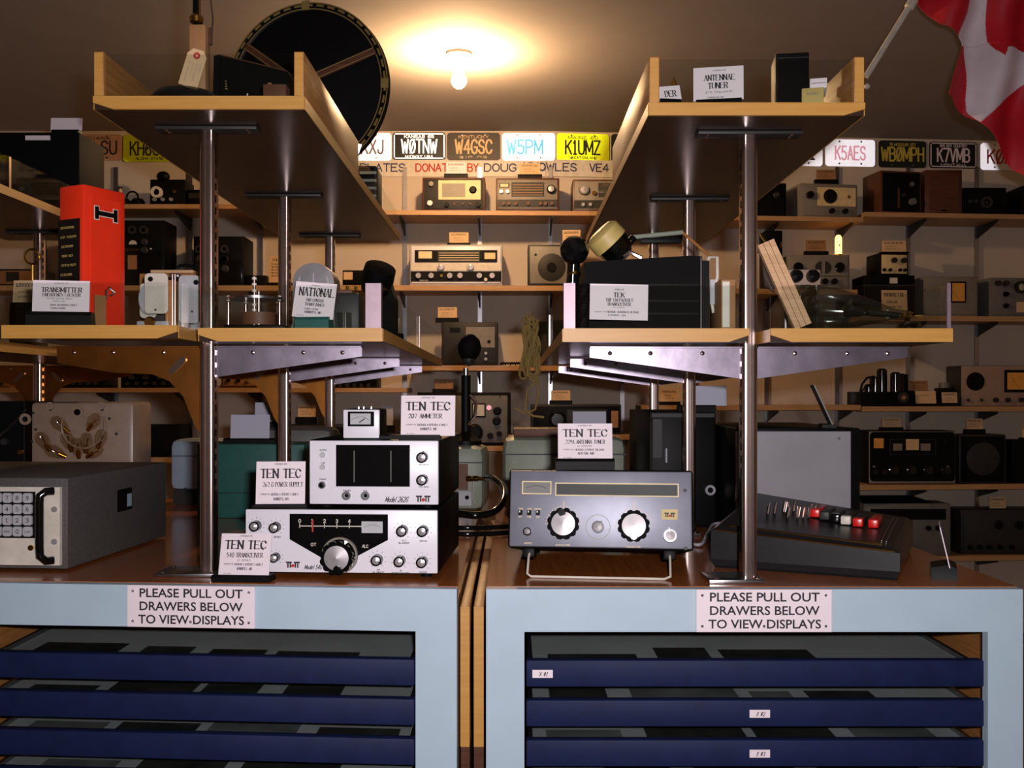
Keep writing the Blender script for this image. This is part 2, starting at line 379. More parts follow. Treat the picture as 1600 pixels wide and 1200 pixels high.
def card(label, px0, px1, py0, py1, Y, zbase, lines=(), base=None, rz=0, tilt=.22, ry=0, face='paper', holder='black', block=None, group=None, name='name_card', ink='ink'):
    """stiff card leaning back in a dark stand; lines = (text, top v, bottom v, left u, right u, weight, serif)"""
    X0, X1 = PX(px0, Y), PX(px1, Y); w = X1-X0; h = PZ(py0, Y)-PZ(py1, Y); zc = PZ(py1, Y)-zbase; h = h/math.cos(tilt)
    t = thing(name, label, 'card', ((X0+X1)/2, Y, zbase), rz, group)
    c = box('card', face, t, -w/2, w/2, -.0008, .0008, 0, h)
    c.location = (0, 0, max(zc, .001)); c.rotation_euler = (-tilt, ry, 0)
    if base is None: base = (px0-3, px1+3)
    if base:
        a, b = PX(base[0], Y)-(X0+X1)/2, PX(base[1], Y)-(X0+X1)/2
        zt = max(zc, .004)+.002
        bl = .03 if block is None else block
        MB().prism([(a, -.008, 0), (a, -.008, zt*.75), (a, -.004, zt), (a, bl*.7, zt), (a, bl, 0)], (b-a, 0, 0)).build('stand', holder, t)
    if lines:
        k = MB()
        for ln in lines:
            s_, v0, v1, u0, u1, wt, se = ln
            strokes(k, s_, -w/2+u0*w, -w/2+u1*w, h*(1-v1), h*(1-v0), -.0013, wt, se)
        k.build('lettering', ink, c)
    return t
def small_lines(n=3, seed=0):
    r = random.Random(seed); out = []
    out.append((ps('8', seed), .1, .27, .12, .88, .2, False))
    out.append((ps('5 3', seed), .45, .55, .2, .6, .14, False)); out.append((ps('6 2', seed), .66, .76, .2, .75, .14, False))
    return out[:n]

# ================================================================ display cabinets with drawers
CT = 1.079
def cabinet(name, label, X0, X1, Y0, depth, rz, pivot, sign=True, drawers=True, stile=(.064, .057), tags=(), rz_things=()):
    """origin at the front corner 'pivot' ('r' or 'l'); local x from x0 to x1"""
    w = X1-X0
    t = thing(name, label, 'cabinet', (X1 if pivot == 'r' else X0, Y0, 0), rz)
    x0, x1 = (-w, 0) if pivot == 'r' else (0, w)
    k = MB(); k.box(x0, x1, .0, depth, CT-.022, CT); k.build('worktop', 'counter_wood', t)
    th = .02
    fr = MB(); zr = CT-.072                        # painted face frame
    fr.box(x0, x1, -th, 0, zr, CT-.001); fr.box(x0, x0+stile[0], -th, 0, .08, zr); fr.box(x1-stile[1], x1, -th, 0, .08, zr)
    fr.box(x0+stile[0], x1-stile[1], -th, 0, .08, .2); fr.build('face_frame', 'blue_white', t)
    box('side_panel', 'side_wood', t, x0+.002, x0+.02, 0, depth, 0, CT-.022)
    box('side_panel', 'side_wood', t, x1-.02, x1-.002, 0, depth, 0, CT-.022)
    box('back_panel', 'side_wood', t, x0+.02, x1-.02, depth-.02, depth, 0, CT-.022)
    box('plinth', 'dark_grey', t, x0+.02, x1-.02, .03, depth-.02, 0, .08)
    a, b = x0+stile[0]+.003, x1-stile[1]-.003
    if drawers:
        zt = 0.958                                   # top edge of the first drawer front
        rnd = random.Random(len(name)+int(abs(X0)*100))
        for i in range(6):
            z1 = zt-i*.0665; z0 = z1-.0445
            d = MB(); d.rbox(a, b, -.014, .006, z0, z1, .003); d.box(a+.002, b-.002, .006, .012, z0+.002, z1-.004)
            dr = d.build('drawer', 'navy', t, True)
            MB().box(a+.012, b-.012, .006, depth*.6, z0+.006, z1-.016).build('display_sheet', 'sheet_grey', dr)
            for sx in (a+.004, b-.012):
                MB().box(sx, sx+.008, .006, depth*.6, z0+.004, z1-.008).build('drawer_side', 'steel', dr)
            for sx in (x0+.022, b+.004):
                pass
            # photographs under the clear sheet
            xx = a+.03+rnd.random()*.05
            while xx < b-.12:
                ww = rnd.uniform(.07, .2)
                if xx+ww > b-.03: break
                MB().box(xx, xx+ww, .012+rnd.random()*.004, rnd.uniform(.075, .14), z1-.0162, z1-.0152).build('photograph', rnd.choice(['photo_dark', 'photo_dark', 'photo_grey']), dr)
                xx += ww+rnd.uniform(.012, .05)
            MB().box(a+.012, b-.012, .012, depth*.6, z1-.0125, z1-.011).build('clear_sheet', 'plexi', dr)
            for (ti, tx, txt) in tags:
                if ti == i:
                    tg = box('drawer_tag', 'paper', dr, tx-.017, tx+.017, -.0155, -.0138, z0+.016, z0+.029)
                    strokes(MB(), txt, tx-.006, tx+.008, z0+.019, z0+.0255, -.0158, .14, slant=.25).build('lettering', 'ink', tg)
    return t
# left cabinet turned a few degrees, its left end farther back; right cabinet square on
cabL = cabinet('drawer_cabinet', 'pale blue framed drawer cabinet with untagged navy drawers under the keypad unit', -.98, -.0905, 1.69, 1.42, -4, 'r', stile=(.06, .069))
for o in cabL.children_recursive:               # its sides run straight back although its face is turned
    for v in o.data.vertices:
        if v.co.y > 0: v.co.x -= .0699*v.co.y
cabR = cabinet('drawer_cabinet', 'pale blue framed drawer cabinet whose navy drawers carry small white tags', -.043, .849, 1.69, 1.40, 0, 'l', stile=(.0635, .058),
               tags=((0, .094, 'X #1'), (1, .456, 'X #2'), (2, .456, 'X #3')))
cabT = cabinet('drawer_cabinet', 'wooden side cabinet under the dark box', -1.88, -1.0, 1.80, 1.32, 0, 'r', drawers=False)
def notice(label, cab, xc, zc, w, h):
    t = thing('notice_sign', label, 'sign'); t.matrix_world = Matrix()
    a = math.radians(0)
    M0 = Matrix.Translation(cab.location) @ Matrix.Rotation(cab.rotation_euler.z, 4, 'Z')
    p = M0 @ Vector((xc, -.0215, zc)); t.location = p; t.rotation_euler = (0, 0, cab.rotation_euler.z)
    MB().rbox(-w/2, w/2, -.003, .0012, -h/2, h/2, .001).build('plate', 'paper', t)
    for i, s_ in enumerate(('PLEASE PULL OUT', 'DRAWERS BELOW', 'TO VIEW DISPLAYS')):
        u = (.40, .40, .41)[i]
        zt = h*(.5-.07-i*.315); sans(s_, -u*w, u*w+.002, zt-h*.215, zt, -.0033, 'ink', t, bold=.018)
    for u in (-.455, 0, .455):
        for v in (-.36, .36):
            MB().lathe([(0, .0018), (.0016, .0012), (.0024, 0)], (u*w, -.003, v*h), (0, -1, 0), 10).build('screw', 'steel', t, True)
notice('white notice about pulling out drawers, fixed to the cabinet with untagged drawers', cabL, -.452, CT-.036, .221, .071)
notice('white notice about pulling out drawers, fixed to the cabinet with tagged drawers', cabR, .461, CT-.036, .225, .071)
# two filler boards standing in the gap between the cabinets
for i, (a, b) in enumerate(((718.5, 735), (739, 757))):
    o = MB().rbox(PX(a, 1.715)+(.001 if i else 0), PX(b, 1.715)-.001, 1.715, 2.9, .80, 1.040, .0015).build('filler_board', 'side_wood', None, True)
    tag(o, 'upright yellowish filler board in the gap, against the cabinet with %s drawers' % ('tagged' if i else 'untagged'), 'board', 'filler boards')
    MB().box(PX(a, 1.715)+.0015, PX(b, 1.715)-.0015, 1.7145, 1.7155, .8005, 1.0395).build('edge_band', 'edge_wood', o)
    MB().box(PX(a, 1.715)+.0015, PX(b, 1.715)-.0015, 1.72, 2.88, 0, .80).build('lower_board', 'dark_wood', o)

# ================================================================ chrome posts, trays
def post(label, xc, y, ztop, slot_side, left='taper', right='taper', zb=1.488, half=.275, group=None, base=True, basex=(-.075, .02)):
    t = thing('shelf_post', label, 'post', (xc, y, CT), 0, group)
    h = ztop-CT; r = .0135
    k = MB()                                         # channel section with a groove down its face
    q = .007; arc = [(r-q+q*math.cos(math.radians(a)), -(r-q)-q*math.sin(math.radians(a))) for a in range(0, 91, 15)]
    sec = [(r, r)]+arc+[(.0035, -r), (.0025, -r+.003), (-.0025, -r+.003), (-.0035, -r)]+[(-x, y) for x, y in arc[::-1]]+[(-r, r)]
    k.prism([(a, b, .004) for a, b in sec], (0, 0, h-.008)); k.build('upright', 'chrome', t, True)
    k = MB(); z = .05; x = slot_side*r
    while z < h-.03:
        k.box(x-.0004, x+.0004, -.006, .001, z, z+.013); z += .022
    o = k.build('slot_row', 'matt_black', t); o['kind'] = 'stuff'
    box('base_plate', 'steel', t, basex[0]-r, basex[1]+r, -.03, .05, 0, .007, r=.001)
    for a, b in ((basex[0], -.02), (basex[0], .038), (basex[1]+.005, -.022)):
        MB().lathe([(0, .003), (.003, .0022), (.0045, 0)], (a, b, .007), n=10).build('screw', 'chrome', t, True)
    box('top_plate', 'dark_grey', t, -.09, .09, -.018, .018, h-.006, h-.0005, r=.001)
    for a in (-.072, .072):
        for b in (-.009, .006):
            MB().lathe([(0, .003), (.002, .0024), (.0035, 0)], (a, b, h-.006), (0, 0, -1), 8).build('screw', 'chrome', t, True)
    zz = zb-CT
    for s_, kind in ((-1, left), (1, right)):
        k = MB()
        if kind == 'taper':
            pts = [(s_*r, zz), (s_*half, zz), (s_*half, zz-.018), (s_*r, zz-.055)]
        else:
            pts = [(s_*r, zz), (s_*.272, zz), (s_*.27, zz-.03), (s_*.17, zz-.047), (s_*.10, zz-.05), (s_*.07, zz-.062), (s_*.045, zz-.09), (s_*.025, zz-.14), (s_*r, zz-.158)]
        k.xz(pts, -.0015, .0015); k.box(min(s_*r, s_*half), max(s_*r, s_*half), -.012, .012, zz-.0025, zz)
        br = k.build('bracket_arm', 'bracket_steel' if kind == 'taper' else 'bracket_wood_reflection', t)
        for q in (.08, .17, .24):
            MB().lathe([(0, .003), (.003, .002), (.004, 0)], (s_*q, -.0015, zz-.011), (0, -1, 0), 10).build('screw', 'chrome', br, True)
        if kind != 'taper':
            m = MB(); m.m = Matrix.Translation((s_*.055, -.002, zz-.034)) @ Matrix.Rotation(math.radians(45*s_), 4, 'Y')
            m.rxz(-.02, .02, -.006, .006, .0058, -.003, .001); m.build('slot', 'chrome', br, True)
    return t
XL, XRU, XT = -.5435, .4095, -1.385
YL, YRU = (1.80, 2.40, 3.0), (1.74, 2.32, 2.90)
TL, TR = 1.879, 1.8548
names = ('first', 'middle', 'rear')
for i, y in enumerate(YL):
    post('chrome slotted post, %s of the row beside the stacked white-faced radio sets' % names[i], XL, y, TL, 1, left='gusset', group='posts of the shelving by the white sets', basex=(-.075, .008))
for i, y in enumerate(YRU):
    post('chrome slotted post, %s of the row beside the wire-footed tuner' % names[i], XRU, y, TR, -1, zb=1.484, group='posts of the shelving by the tuner', basex=(-.06, .008))
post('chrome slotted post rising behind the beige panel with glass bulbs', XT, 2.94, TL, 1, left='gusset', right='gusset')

def tray(label, x0, x1, y0, y1, z0, z1, cut=None, side='wood', wall=.075, front=True, group=None, corner=None, segs=(1,), name='display_tray'):
    """shelf board with an edge strip; low walls: wood or clear sides, clear front. cut = end whose lower corner is sliced off"""
    t = thing(name, label, 'shelf tray', ((x0+x1)/2, y0, z0), 0, group); w = x1-x0; h = z1-z0; d = y1-y0
    a, b = -w/2, w/2
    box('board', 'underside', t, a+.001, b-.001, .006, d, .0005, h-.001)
    c = .034
    if cut == 'l': pts = [(a, h), (a, h*.5), (a+c, 0), (b, 0), (b, h)]
    elif cut == 'r': pts = [(a, h), (a, 0), (b-c, 0), (b, h*.5), (b, h)]
    else: pts = [(a, h), (a, 0), (b, 0), (b, h)]
    MB().xz(pts, 0, .006).build('edge_strip', 'edge_wood', t)
    for s_ in (a-.0012, b): box('edge_band', 'edge_wood', t, s_, s_+.0012, .006, d, .0005, h-.001)
    if side == 'wood':
        for s_ in (a, b-.018):
            box('side_board', 'side_wood', t, s_+.0006, s_+.0174, .002, .60, h, h+wall, r=.0015); box('clear_side', 'plexi', t, s_+.006, s_+.009, .61, d-.01, h, h+wall-.004); box('side_clip', 'brass', t, s_+.004, s_+.012, .601, .609, h, h+wall-.004)
            box('board_edge', 'edge_wood', t, s_+.002, s_+.016, .0014, .0022, h+.001, h+wall-.002)
    elif side == 'clear':
        L = (d-.02)/2
        for q in range(2):
            for s_ in (a+.002, b-.005): box('clear_side', 'plexi', t, s_, s_+.003, .012+q*L, .012+q*L+L-.012, h, h+wall)
            for s_ in (a+.001, b-.004):
                if q: box('side_clip', 'chrome', t, s_, s_+.003, q*L, q*L+.01, h, h+wall)
    if front: box('clear_front', 'plexi', t, a+.019, b-.019, .006, .009, h, h+wall-.003)
    if corner:
        for sd in corner:
            xa, xb = (b-.028, b-.002) if sd == 'r' else (b-.009, b-.003) if sd == 't' else (a+.001, a+.02)
            k = MB(); k.box(xa, xb, .001, .005, h, h+wall)
            if sd != 't': k.box(xb-.004 if sd == 'r' else xa, xb if sd == 'r' else xa+.004, .005, .022, h, h+wall)
            k.build('corner_strip', 'strip_satin', t)
    return t
tray('high wood-sided tray holding the large round cone speaker', PX(145, 1.68), PX(475, 1.68), 1.68, 3.11, TL, 1.901, 'l')
tray('high wood-sided tray holding the antennae tuner card and a black box', PX(1014, 1.63), PX(1352, 1.63), 1.63, 3.0, TR, 1.8755, 'r')
tray('high wood-sided tray carrying the big dark box', XT-.175, XT+.175, 1.75, 3.11, TL, 1.901, 'l', 'clear')
tray('clear-walled tray holding the orange locator box', PX(2, 1.68), PX(276.5, 1.68), 1.68, 3.1, 1.4955, 1.5177, 'r', 'clear')
tray('clear-walled tray holding the dome-shaped shield and the leaning white card', PX(309, 1.68), PX(597, 1.68), 1.68, 3.1, 1.4905, 1.513, 'l', 'clear', corner='r')
tray('clear-walled tray holding the black pack transceiver', PX(880, 1.66), PX(1171, 1.66), 1.66, 3.0, 1.4885, 1.511, 'r', 'clear', corner='l')
tray('clear-walled tray holding the big glass tube and leaning wood board', PX(1205, 1.66), PX(1489, 1.66), 1.66, 3.0, 1.4885, 1.511, 'l', 'clear', corner='t')
tray('clear-walled tray beside the brass ring lamp', XT+.017, XT+.325, 1.75, 3.1, 1.4905, 1.513, 'l', 'clear')
MLL, ML, MR, TLZ, TRZ = 1.5177, 1.513, 1.511, 1.901, 1.8755

# ================================================================ wall uprights and wall shelves
UPR = {-10: 'past the orange box', 70: 'behind the brass ring on the tray', 182: 'behind the nine-dial black panel set', 298: 'between the two tall black panel sets',
       408: 'beside the tall tan notice card', 521: 'behind the small black speaker box', 633: 'at the left end of the silver receiver', 750: 'between the two brown table radios',
       860: 'behind the white-framed speaker', 972: 'behind the half-hidden brown receiver', 1085: 'behind the long black pack transceiver', 1197: 'behind the small black radio and leaning board',
       1307: 'behind the small glowing lamp', 1418: 'behind the little gold-faced set', 1525: 'behind the amber-windowed set', 1632: 'past the round-meter panel set'}
for px in (-10, 70, 182, 298, 408, 521, 633, 750, 860, 972, 1085, 1197, 1307, 1418, 1525, 1632):
    Y = wallY(px); x = PX(px, Y)
    o = MB().box(x-.012, x+.012, Y-.014, Y-.001, .15, PZ(262, Y)).build('shelf_upright', 'steel')
    tag(o, 'slotted metal shelf upright on the back wall '+UPR[px], 'upright', 'wall shelf uprights')
SH = {}
def wshelf(key, label, px0, px1, py0, py1, depth=.30, arms=()):
    """board whose front top edge is at row py0; built at its own depth in front of the wall"""
    Ya, Yb = wallY(px0)-depth, wallY(px1)-depth; Ym = (Ya+Yb)/2
    z1, z0 = PZ(py0, Ym), PZ(py1, Ym); x0, x1 = PX(px0, Ya), PX(px1, Yb)
    if z1-z0 > .028: z0 = z1-.028
    t = thing('wall_shelf', label, 'shelf', ((x0+x1)/2, Ym, z0))
    cx = (x0+x1)/2
    k = MB(); d = depth-.016
    k.prism([(x0-cx, Ya-Ym, 0), (x1-cx, Yb-Ym, 0), (x1-cx, Yb-Ym+d, 0), (x0-cx, Ya-Ym+d, 0)], (0, 0, z1-z0)); k.build('board', 'shelf_wood', t)
    for px in arms:
        Y = wallY(px); x = PX(px, Y)-cx; y = Y-.014-Ym
        MB().prism([(x-.004, y, -.001), (x-.004, y-.25, -.001), (x-.004, y-.25, -.012), (x-.004, y, -.07)], (.008, 0, 0)).build('bracket_arm', 'dark_grey', t)
    SH[key] = (z1, Ym)
    return t
ROW = 'of the back wall shelving'
wshelf('l1', 'top wall shelf with the black headset and desk microphone', -60, 496, 319, 326, arms=(70, 182, 298, 408))
wshelf('c1', 'top wall shelf with the two brown table radios below the plates', 498, 1000, 329, 336, arms=(521, 633, 750, 860, 972))
wshelf('r1', 'top wall shelf with the grey set with a big round dial', 1003, 1349, 337, 344, arms=(1085, 1197, 1307))
wshelf('q1', 'top wall shelf with the tall wooden cabinets', 1351, 1700, 334, 341, arms=(1418, 1525, 1632))
wshelf('l2', 'second wall shelf with the tall black panel sets', -60, 496, 446, 454, arms=(70, 182, 298, 408))
wshelf('c2', 'second wall shelf with the bright silver receiver', 498, 1000, 446, 455, arms=(521, 633, 750, 860, 972))
wshelf('r2', 'second wall shelf with the grey twin-dial set', 1003, 1340, 451, 459, arms=(1085, 1197, 1307))
wshelf('q2', 'second wall shelf with the black box and gold-faced set', 1342, 1700, 494, 503, arms=(1418, 1525, 1632))
wshelf('l3', 'third wall shelf with the low dark sets behind the posts', -60, 636, 606, 613, arms=(70, 182, 298, 408, 521))
wshelf('c3', 'third wall shelf with the dark set with a pale square panel', 638, 1000, 571, 580, arms=(750, 860, 972))
wshelf('r3', 'third wall shelf in shade behind the tuner posts', 1003, 1345, 633, 642, arms=(1085, 1197, 1307))
wshelf('q3', 'third wall shelf with the open tube chassis', 1347, 1700, 635, 645, arms=(1418, 1525, 1632))
wshelf('l4', 'fourth wall shelf behind the beige panel with glass bulbs', -60, 636, 715, 724, arms=(182, 298, 408, 521))
wshelf('c4', 'fourth wall shelf with the grey three-knob instrument', 638, 792, 697, 705, arms=(750,))
wshelf('d4', 'fourth wall shelf with the dark sloping set', 794, 1100, 679, 689, arms=(860, 972, 1085))
wshelf('q4', 'fourth wall shelf with the wide black receiver', 1310, 1700, 757, 767, arms=(1418, 1525, 1632))
wshelf('q5', 'lowest wall shelf with the shaded grey sets', 1310, 1700, 869, 878, arms=(1418, 1525, 1632))
# ================================================================ Ten-Tec style sets on the left cabinet
def maker_badge(d, px, py, wpx):
    k = MB(); u = wpx*d.Y/F/20; x, z = d.x(px), d.z(py)
    for a, b, c, e in ((-10, -1.5, 2.5, 4.5), (1.5, 10, 2.5, 4.5), (-8, -6.2, -4, 3), (-4.6, -2.8, -4, 3), (2.8, 4.6, -4, 3), (6.2, 8, -4, 3)):
        k.box(x+a*u, x+b*u, -.0022, 0, z+c*u, z+e*u)
    o = k.build('badge', 'ink', d.t)
    MB().lathe([(0, .0026), (2.4*u, .0026), (2.4*u, 0)], (x, 0, z-1.2*u), (0, -1, 0), 14).build('badge_dot', 'ink_red', o)
def dial_marks(d, px, py, r, n=9, a0=-140, a1=140, m='ink_grey'):
    k = MB(); u = d.Y/F
    for i in range(n):
        a = math.radians(a0+(a1-a0)*i/(n-1)); sx, cz = math.sin(a), math.cos(a)
        p0 = (d.x(px)+sx*r*1.3*u, d.z(py)+cz*r*1.3*u); p1 = (d.x(px)+sx*r*1.6*u, d.z(py)+cz*r*1.6*u); n_ = (cz*.35*u, -sx*.35*u)
        k.add([(p0[0]-n_[0], -.0016, p0[1]-n_[1]), (p1[0]-n_[0], -.0016, p1[1]-n_[1]), (p1[0]+n_[0], -.0016, p1[1]+n_[1]), (p0[0]+n_[0], -.0016, p0[1]+n_[1])], [(0, 1, 2, 3)])
    k.build('dial_marks', m, d.t)
RZ = -3
d = Dev('transceiver', 'white-faced transceiver with a large tuning knob, beneath the power supply', 'radio', 380, 686, 795, 1.765, CT, .34, 'black', 'white_panel', RZ, feet=.008, inset=1.5)
tx = d
k = MB(); pts = [(452, 803), (607, 803), (607, 843), (556, 870), (500, 870), (452, 843)]
k.xz([(d.x(a), d.z(b)) for a, b in pts], -.0022, .002); w = k.build('dial_window', 'gloss_black', d.t)
k = MB(); k.box(d.x(468), d.x(566), -.0032, -.002, d.z(822.6), d.z(821.2))
for i in range(6): k.box(d.x(467.6+19.6*i), d.x(468.6+19.6*i), -.0032, -.002, d.z(825), d.z(817.5))
k.build('scale_line', 'off_white', w)
k = MB()
for i in range(5): strokes(k, str(i), d.x(466.5+19.6*i), d.x(469.8+19.6*i), d.z(816.5), d.z(811.5), -.0026, .2)
strokes(k, 'OT', d.x(486), d.x(494), d.z(853), d.z(848.5), -.0026, .2); strokes(k, 'ALC', d.x(567), d.x(576), d.z(855), d.z(850.5), -.0026, .2)
k.build('lettering', 'off_white', w)
d.rect(487.5, 489.8, 812, 831, 'ink_red', 'scale_pointer', .0025, w)
m_ = d.rect(566, 599, 814, 832, 'light_grey', 'meter', .003)
k = MB(); pts = [(d.x(570+i*2.6), -.0045, d.z(823-4*math.sin(math.pi*i/10))) for i in range(11)]; k.tube(pts, .0003, 4); k.build('meter_scale', 'ink', m_)
kn = d.knob(530, 869, 26, 'gloss_black', None, 'flute', d=.022, name='tuning_knob')
MB().lathe([(0, .0252), (.0215, .0223), (.0222, .020)], (0, 0, 0), (0, -1, 0), 32).build('knob_cap', 'knob_silver', kn, True)
MB().lathe([(0, .029), (.006, .029), (.007, .022)], (.002, 0, -.0185), (0, -1, 0), 16).build('finger_spinner', 'gloss_black', kn, True)
MB().lathe([(.0285, .006), (.0315, .006), (.0325, 0)], (.0015, 0, .002), (0, -1, 0), 32).build('dial_skirt', 'warm_grey', kn, True)
for px, py, r, a in ((399, 822, 8.5, 40), (430, 824, 8.5, 10), (430, 871, 7.5, 30), (630, 828, 9, 5), (662, 828, 9, 75), (590.5, 873.5, 9, 120), (626, 875, 9, 35), (661, 876, 9, 25)):
    d.knob(px, py, r, 'gloss_black', 'knob_silver', d=.015, mark=a); dial_marks(d, px, py, r)
k = MB()
for s_, a, b, c in (('ALC', 629, 636, 842.5), ('BLANKER', 624, 640, 846.3), ('DRIVE', 657, 668, 843), ('RF', 590, 595, 888.5), ('CALIBRATE', 582, 601, 892.3), ('AF', 625, 629, 889.5), ('POWER ON/OFF', 613, 640, 893), ('MODE', 656, 668, 891.5), ('OFFSET', 427, 438, 838.5)):
    strokes(k, s_, d.x(a), d.x(b), d.z(c+2.4), d.z(c), -.0016, .2)
k.build('lettering', 'ink', d.t)
maker_badge(d, 457, 883, 22); d.text('Model 540', 475, 502, 883, 889.5, slant=.35, w=.17)

d = Dev('power_supply', 'white-faced power supply with a dark window, stacked on the transceiver', 'radio', 481, 687, 687, 1.765, on_top(tx), .33, 'black', 'white_panel', RZ, feet=.006, inset=1.5)
psu = d
d.rect(525, 641, 695, 760, 'gloss_black', 'speaker_window', .002)
k = MB()
for px in (553, 611): k.box(d.x(px), d.x(px+1.2), -.0038, -.003, d.z(753), d.z(704))
k.build('window_rib', 'mid_grey', d.t)
for px, py, a in ((661, 714, 15), (661, 749, 60)): d.knob(px, py, 9, 'gloss_black', 'knob_silver', d=.014, mark=a)
for px, py in ((503, 711), (503, 730)): d.knob(px, py, 4.5, 'light_grey', d=.003, name='indicator_lamp')
d.knob(503, 758, 6, 'steel', 'black', d=.006, name='power_switch')
for px, py in ((541, 774.5), (571, 774.5)): d.hole(px, py, 7, 'steel', 'jack'); d.knob(px, py, 3.2, 'matt_black', d=.0005, name='jack_hole')
maker_badge(d, 662, 779, 23); d.text('Model 262G', 602, 637, 776, 784, slant=.35, w=.17)
k = MB()
for s_, a, b, c in (('OUTPUT', 499, 510, 702.5), ('LINE', 502, 507, 722.5), ('POWER', 499, 509, 748), ('VOX DELAY', 655, 671, 724.5), ('VOX GAIN', 655, 670, 759), ('PHONES', 536, 548, 765.5), ('MIC', 568, 574, 765.5)):
    strokes(k, s_, d.x(a), d.x(b), d.z(c+2.2), d.z(c), -.0016, .2)
k.build('lettering', 'ink', d.t)
# ammeter on the power supply
d = Dev('ammeter', 'small white ammeter with a dark meter window on the power supply', 'meter', 535, 594, 639, 1.80, on_top(psu), .07, 'black', 'white_panel', RZ, inset=1)
f = d.rect(544, 585, 643, 666, 'gloss_black', 'meter', .003); d.rect(548, 580, 646, 663, 'light_grey', 'meter_face', .0036, f)
MB().cyl((d.x(562), -.0052, d.z(660)), (d.x(571), -.0052, d.z(654)), .0009, n=6).build('needle', 'ink', f)
MB().tube([(d.x(550+i*2.8), -.0052, d.z(656-5*math.sin(math.pi*i/10))) for i in range(11)], .0004, 4).build('meter_scale', 'ink', f)
for px in (557, 565, 577): MB().cyl((d.x(px), .02, d.h-.001), (d.x(px), .02, d.h+.004), .0025, n=10).build('terminal', 'steel', d.t)
def tt(sub, extra=None, name=ps('5 7 5'), town='WINNIPEG, MB', suf=.85):
    L = [(ps('7 2'), .03, .075, .38, .62, .14, False), ('TEN TEC', .17, .36, .1, .9, .17, True), (sub, .46, .56, .14, suf, .17, True),
         (ps('7 2'), .70, .74, .1, .28, .14, False), (name, .69, .75, .31, .86, .17, True), (town, .80, .86, .36, .66, .18, True), (ps('3 5'), .93, .96, .1, .25, .14, False)]
    if extra: L.append((extra, .605, .65, .36, .62, .16, False))
    return L
card('TEN TEC 207 ammeter card standing beside the little white ammeter', 626, 711, 618, 681, 1.80, on_top(psu), tt('207 AMMETER', suf=.75), base=(593, 688), tilt=.1, rz=-2, block=.025)
card('TEN TEC 262 G power supply card wedged against the power supply', 400, 476, 722, 792, 1.79, on_top(tx), tt('262 G POWER SUPPLY', suf=.95), base=(396, 480), tilt=.12, rz=4)
card('TEN TEC 540 transceiver card standing at the front edge of the worktop', 340, 421, 836, 900, 1.735, CT, tt('540 TRANSCEIVER', ps('2 5')), base=(331, 424), tilt=.24, rz=-5)

# keypad unit
d = Dev('keypad_unit', 'grey metal cabinet with a white number keypad and black bow handle', 'equipment', -249, 110, 746, 1.845, CT, .44, 'hammer_grey', None, -4, r=.003, feet=.004)
d.cx -= 7*d.Y/F; d.rect(-240, 94, 760, 881, 'off_white', 'front_panel', .003)
f = d.rect(-40, 55, 767, 839, 'matt_black', 'keypad_frame', .005)
KEYS = ('789', '456', '123', '*0#')
for r_ in range(4):
    for c_ in range(-3, 3):
        a = 5+16.4*c_; b = 769+17.3*r_; ch = KEYS[r_][c_] if c_ >= 0 else None
        kx = d.rect(a, a+14, b, b+15, 'light_grey', 'key', .009, f, r=3)
        if r_ == 3 and c_ in (0, 2): strokes(MB(), 'ENTER' if c_ == 0 else 'CLEAR', d.x(a+2.5), d.x(a+11.5), d.z(b+9), d.z(b+6.5), -.0103, .16).build('lettering', 'ink', kx)
        elif ch and ch in GL: strokes(MB(), ch, d.x(a+5), d.x(a+9), d.z(b+10.5), d.z(b+4.5), -.0103, .16).build('lettering', 'ink', kx)
h = [(84, 766), (76, 766), (70, 772), (69, 785), (69, 850), (70, 865), (76, 873), (84, 873)]
MB().tube([(d.x(a), -.004 if i in (0, 7) else -.02 if 1 < i < 6 else -.013, d.z(b)) for i, (a, b) in enumerate(h)], .0075, 12).build('handle', 'gloss_black', d.t, True)
for py in (794, 844): d.knob(86, py, 6.5, 'knob_silver', d=.007, style='skirt', name='rack_screw')
d.knob(48, 854, 6.5, 'brass', d=.006, style='skirt', name='push_button'); d.text(ps('5'), 26, 36, 852.5, 855)
hs = d.w/2
k = MB(); k.box(hs-.0015, hs+.001, .20, .265, .085, .13); k.build('side_vent', 'matt_black', d.t); MB().box(hs, hs+.0014, .243, .262, .092, .118).build('vent_flap', 'pale_blue', d.t)

# ================================================================ antenna tuner on a wire stand
d = Dev('antenna_tuner', 'grey antenna tuner with two big silver knobs, propped on a wire bail', 'radio', 791, 1083, 733, 1.79, CT, .255, 'matt_black', None, -6.5, r=.006, feet=.046); d.t.rotation_euler.x = math.radians(-9.8)
at = d; zf = .046
for ch in list(d.t.children):
    if ch.name.startswith('foot'): bpy.data.objects.remove(ch)
for a in (-1, 1): MB().cyl((a*(d.w/2-.03), .225, .0406), (a*(d.w/2-.03), .225, .048), .01, n=12).build('foot', 'matt_black', d.t)
MB().rbox(-d.w/2+.003, d.w/2-.003, -.001, .01, zf+.003, d.h-.003, .003).build('front_panel', 'tuner_face', d.t, True)
d.frame(813, 860, 753, 774, 1.8, 'cream'); d.frame(866, 1060, 755, 776, 1.8, 'cream')
d.rect(815, 858, 755, 772, 'mid_grey', 'meter_face', .001); d.rect(868, 1058, 757, 774, 'dark_grey', 'scale_window', .0006)
MB().tube([(d.x(820+i*3.2), -.004, d.z(764-4*math.sin(math.pi*i/10))) for i in range(11)], .0005, 4).build('meter_scale', 'ink', d.t)
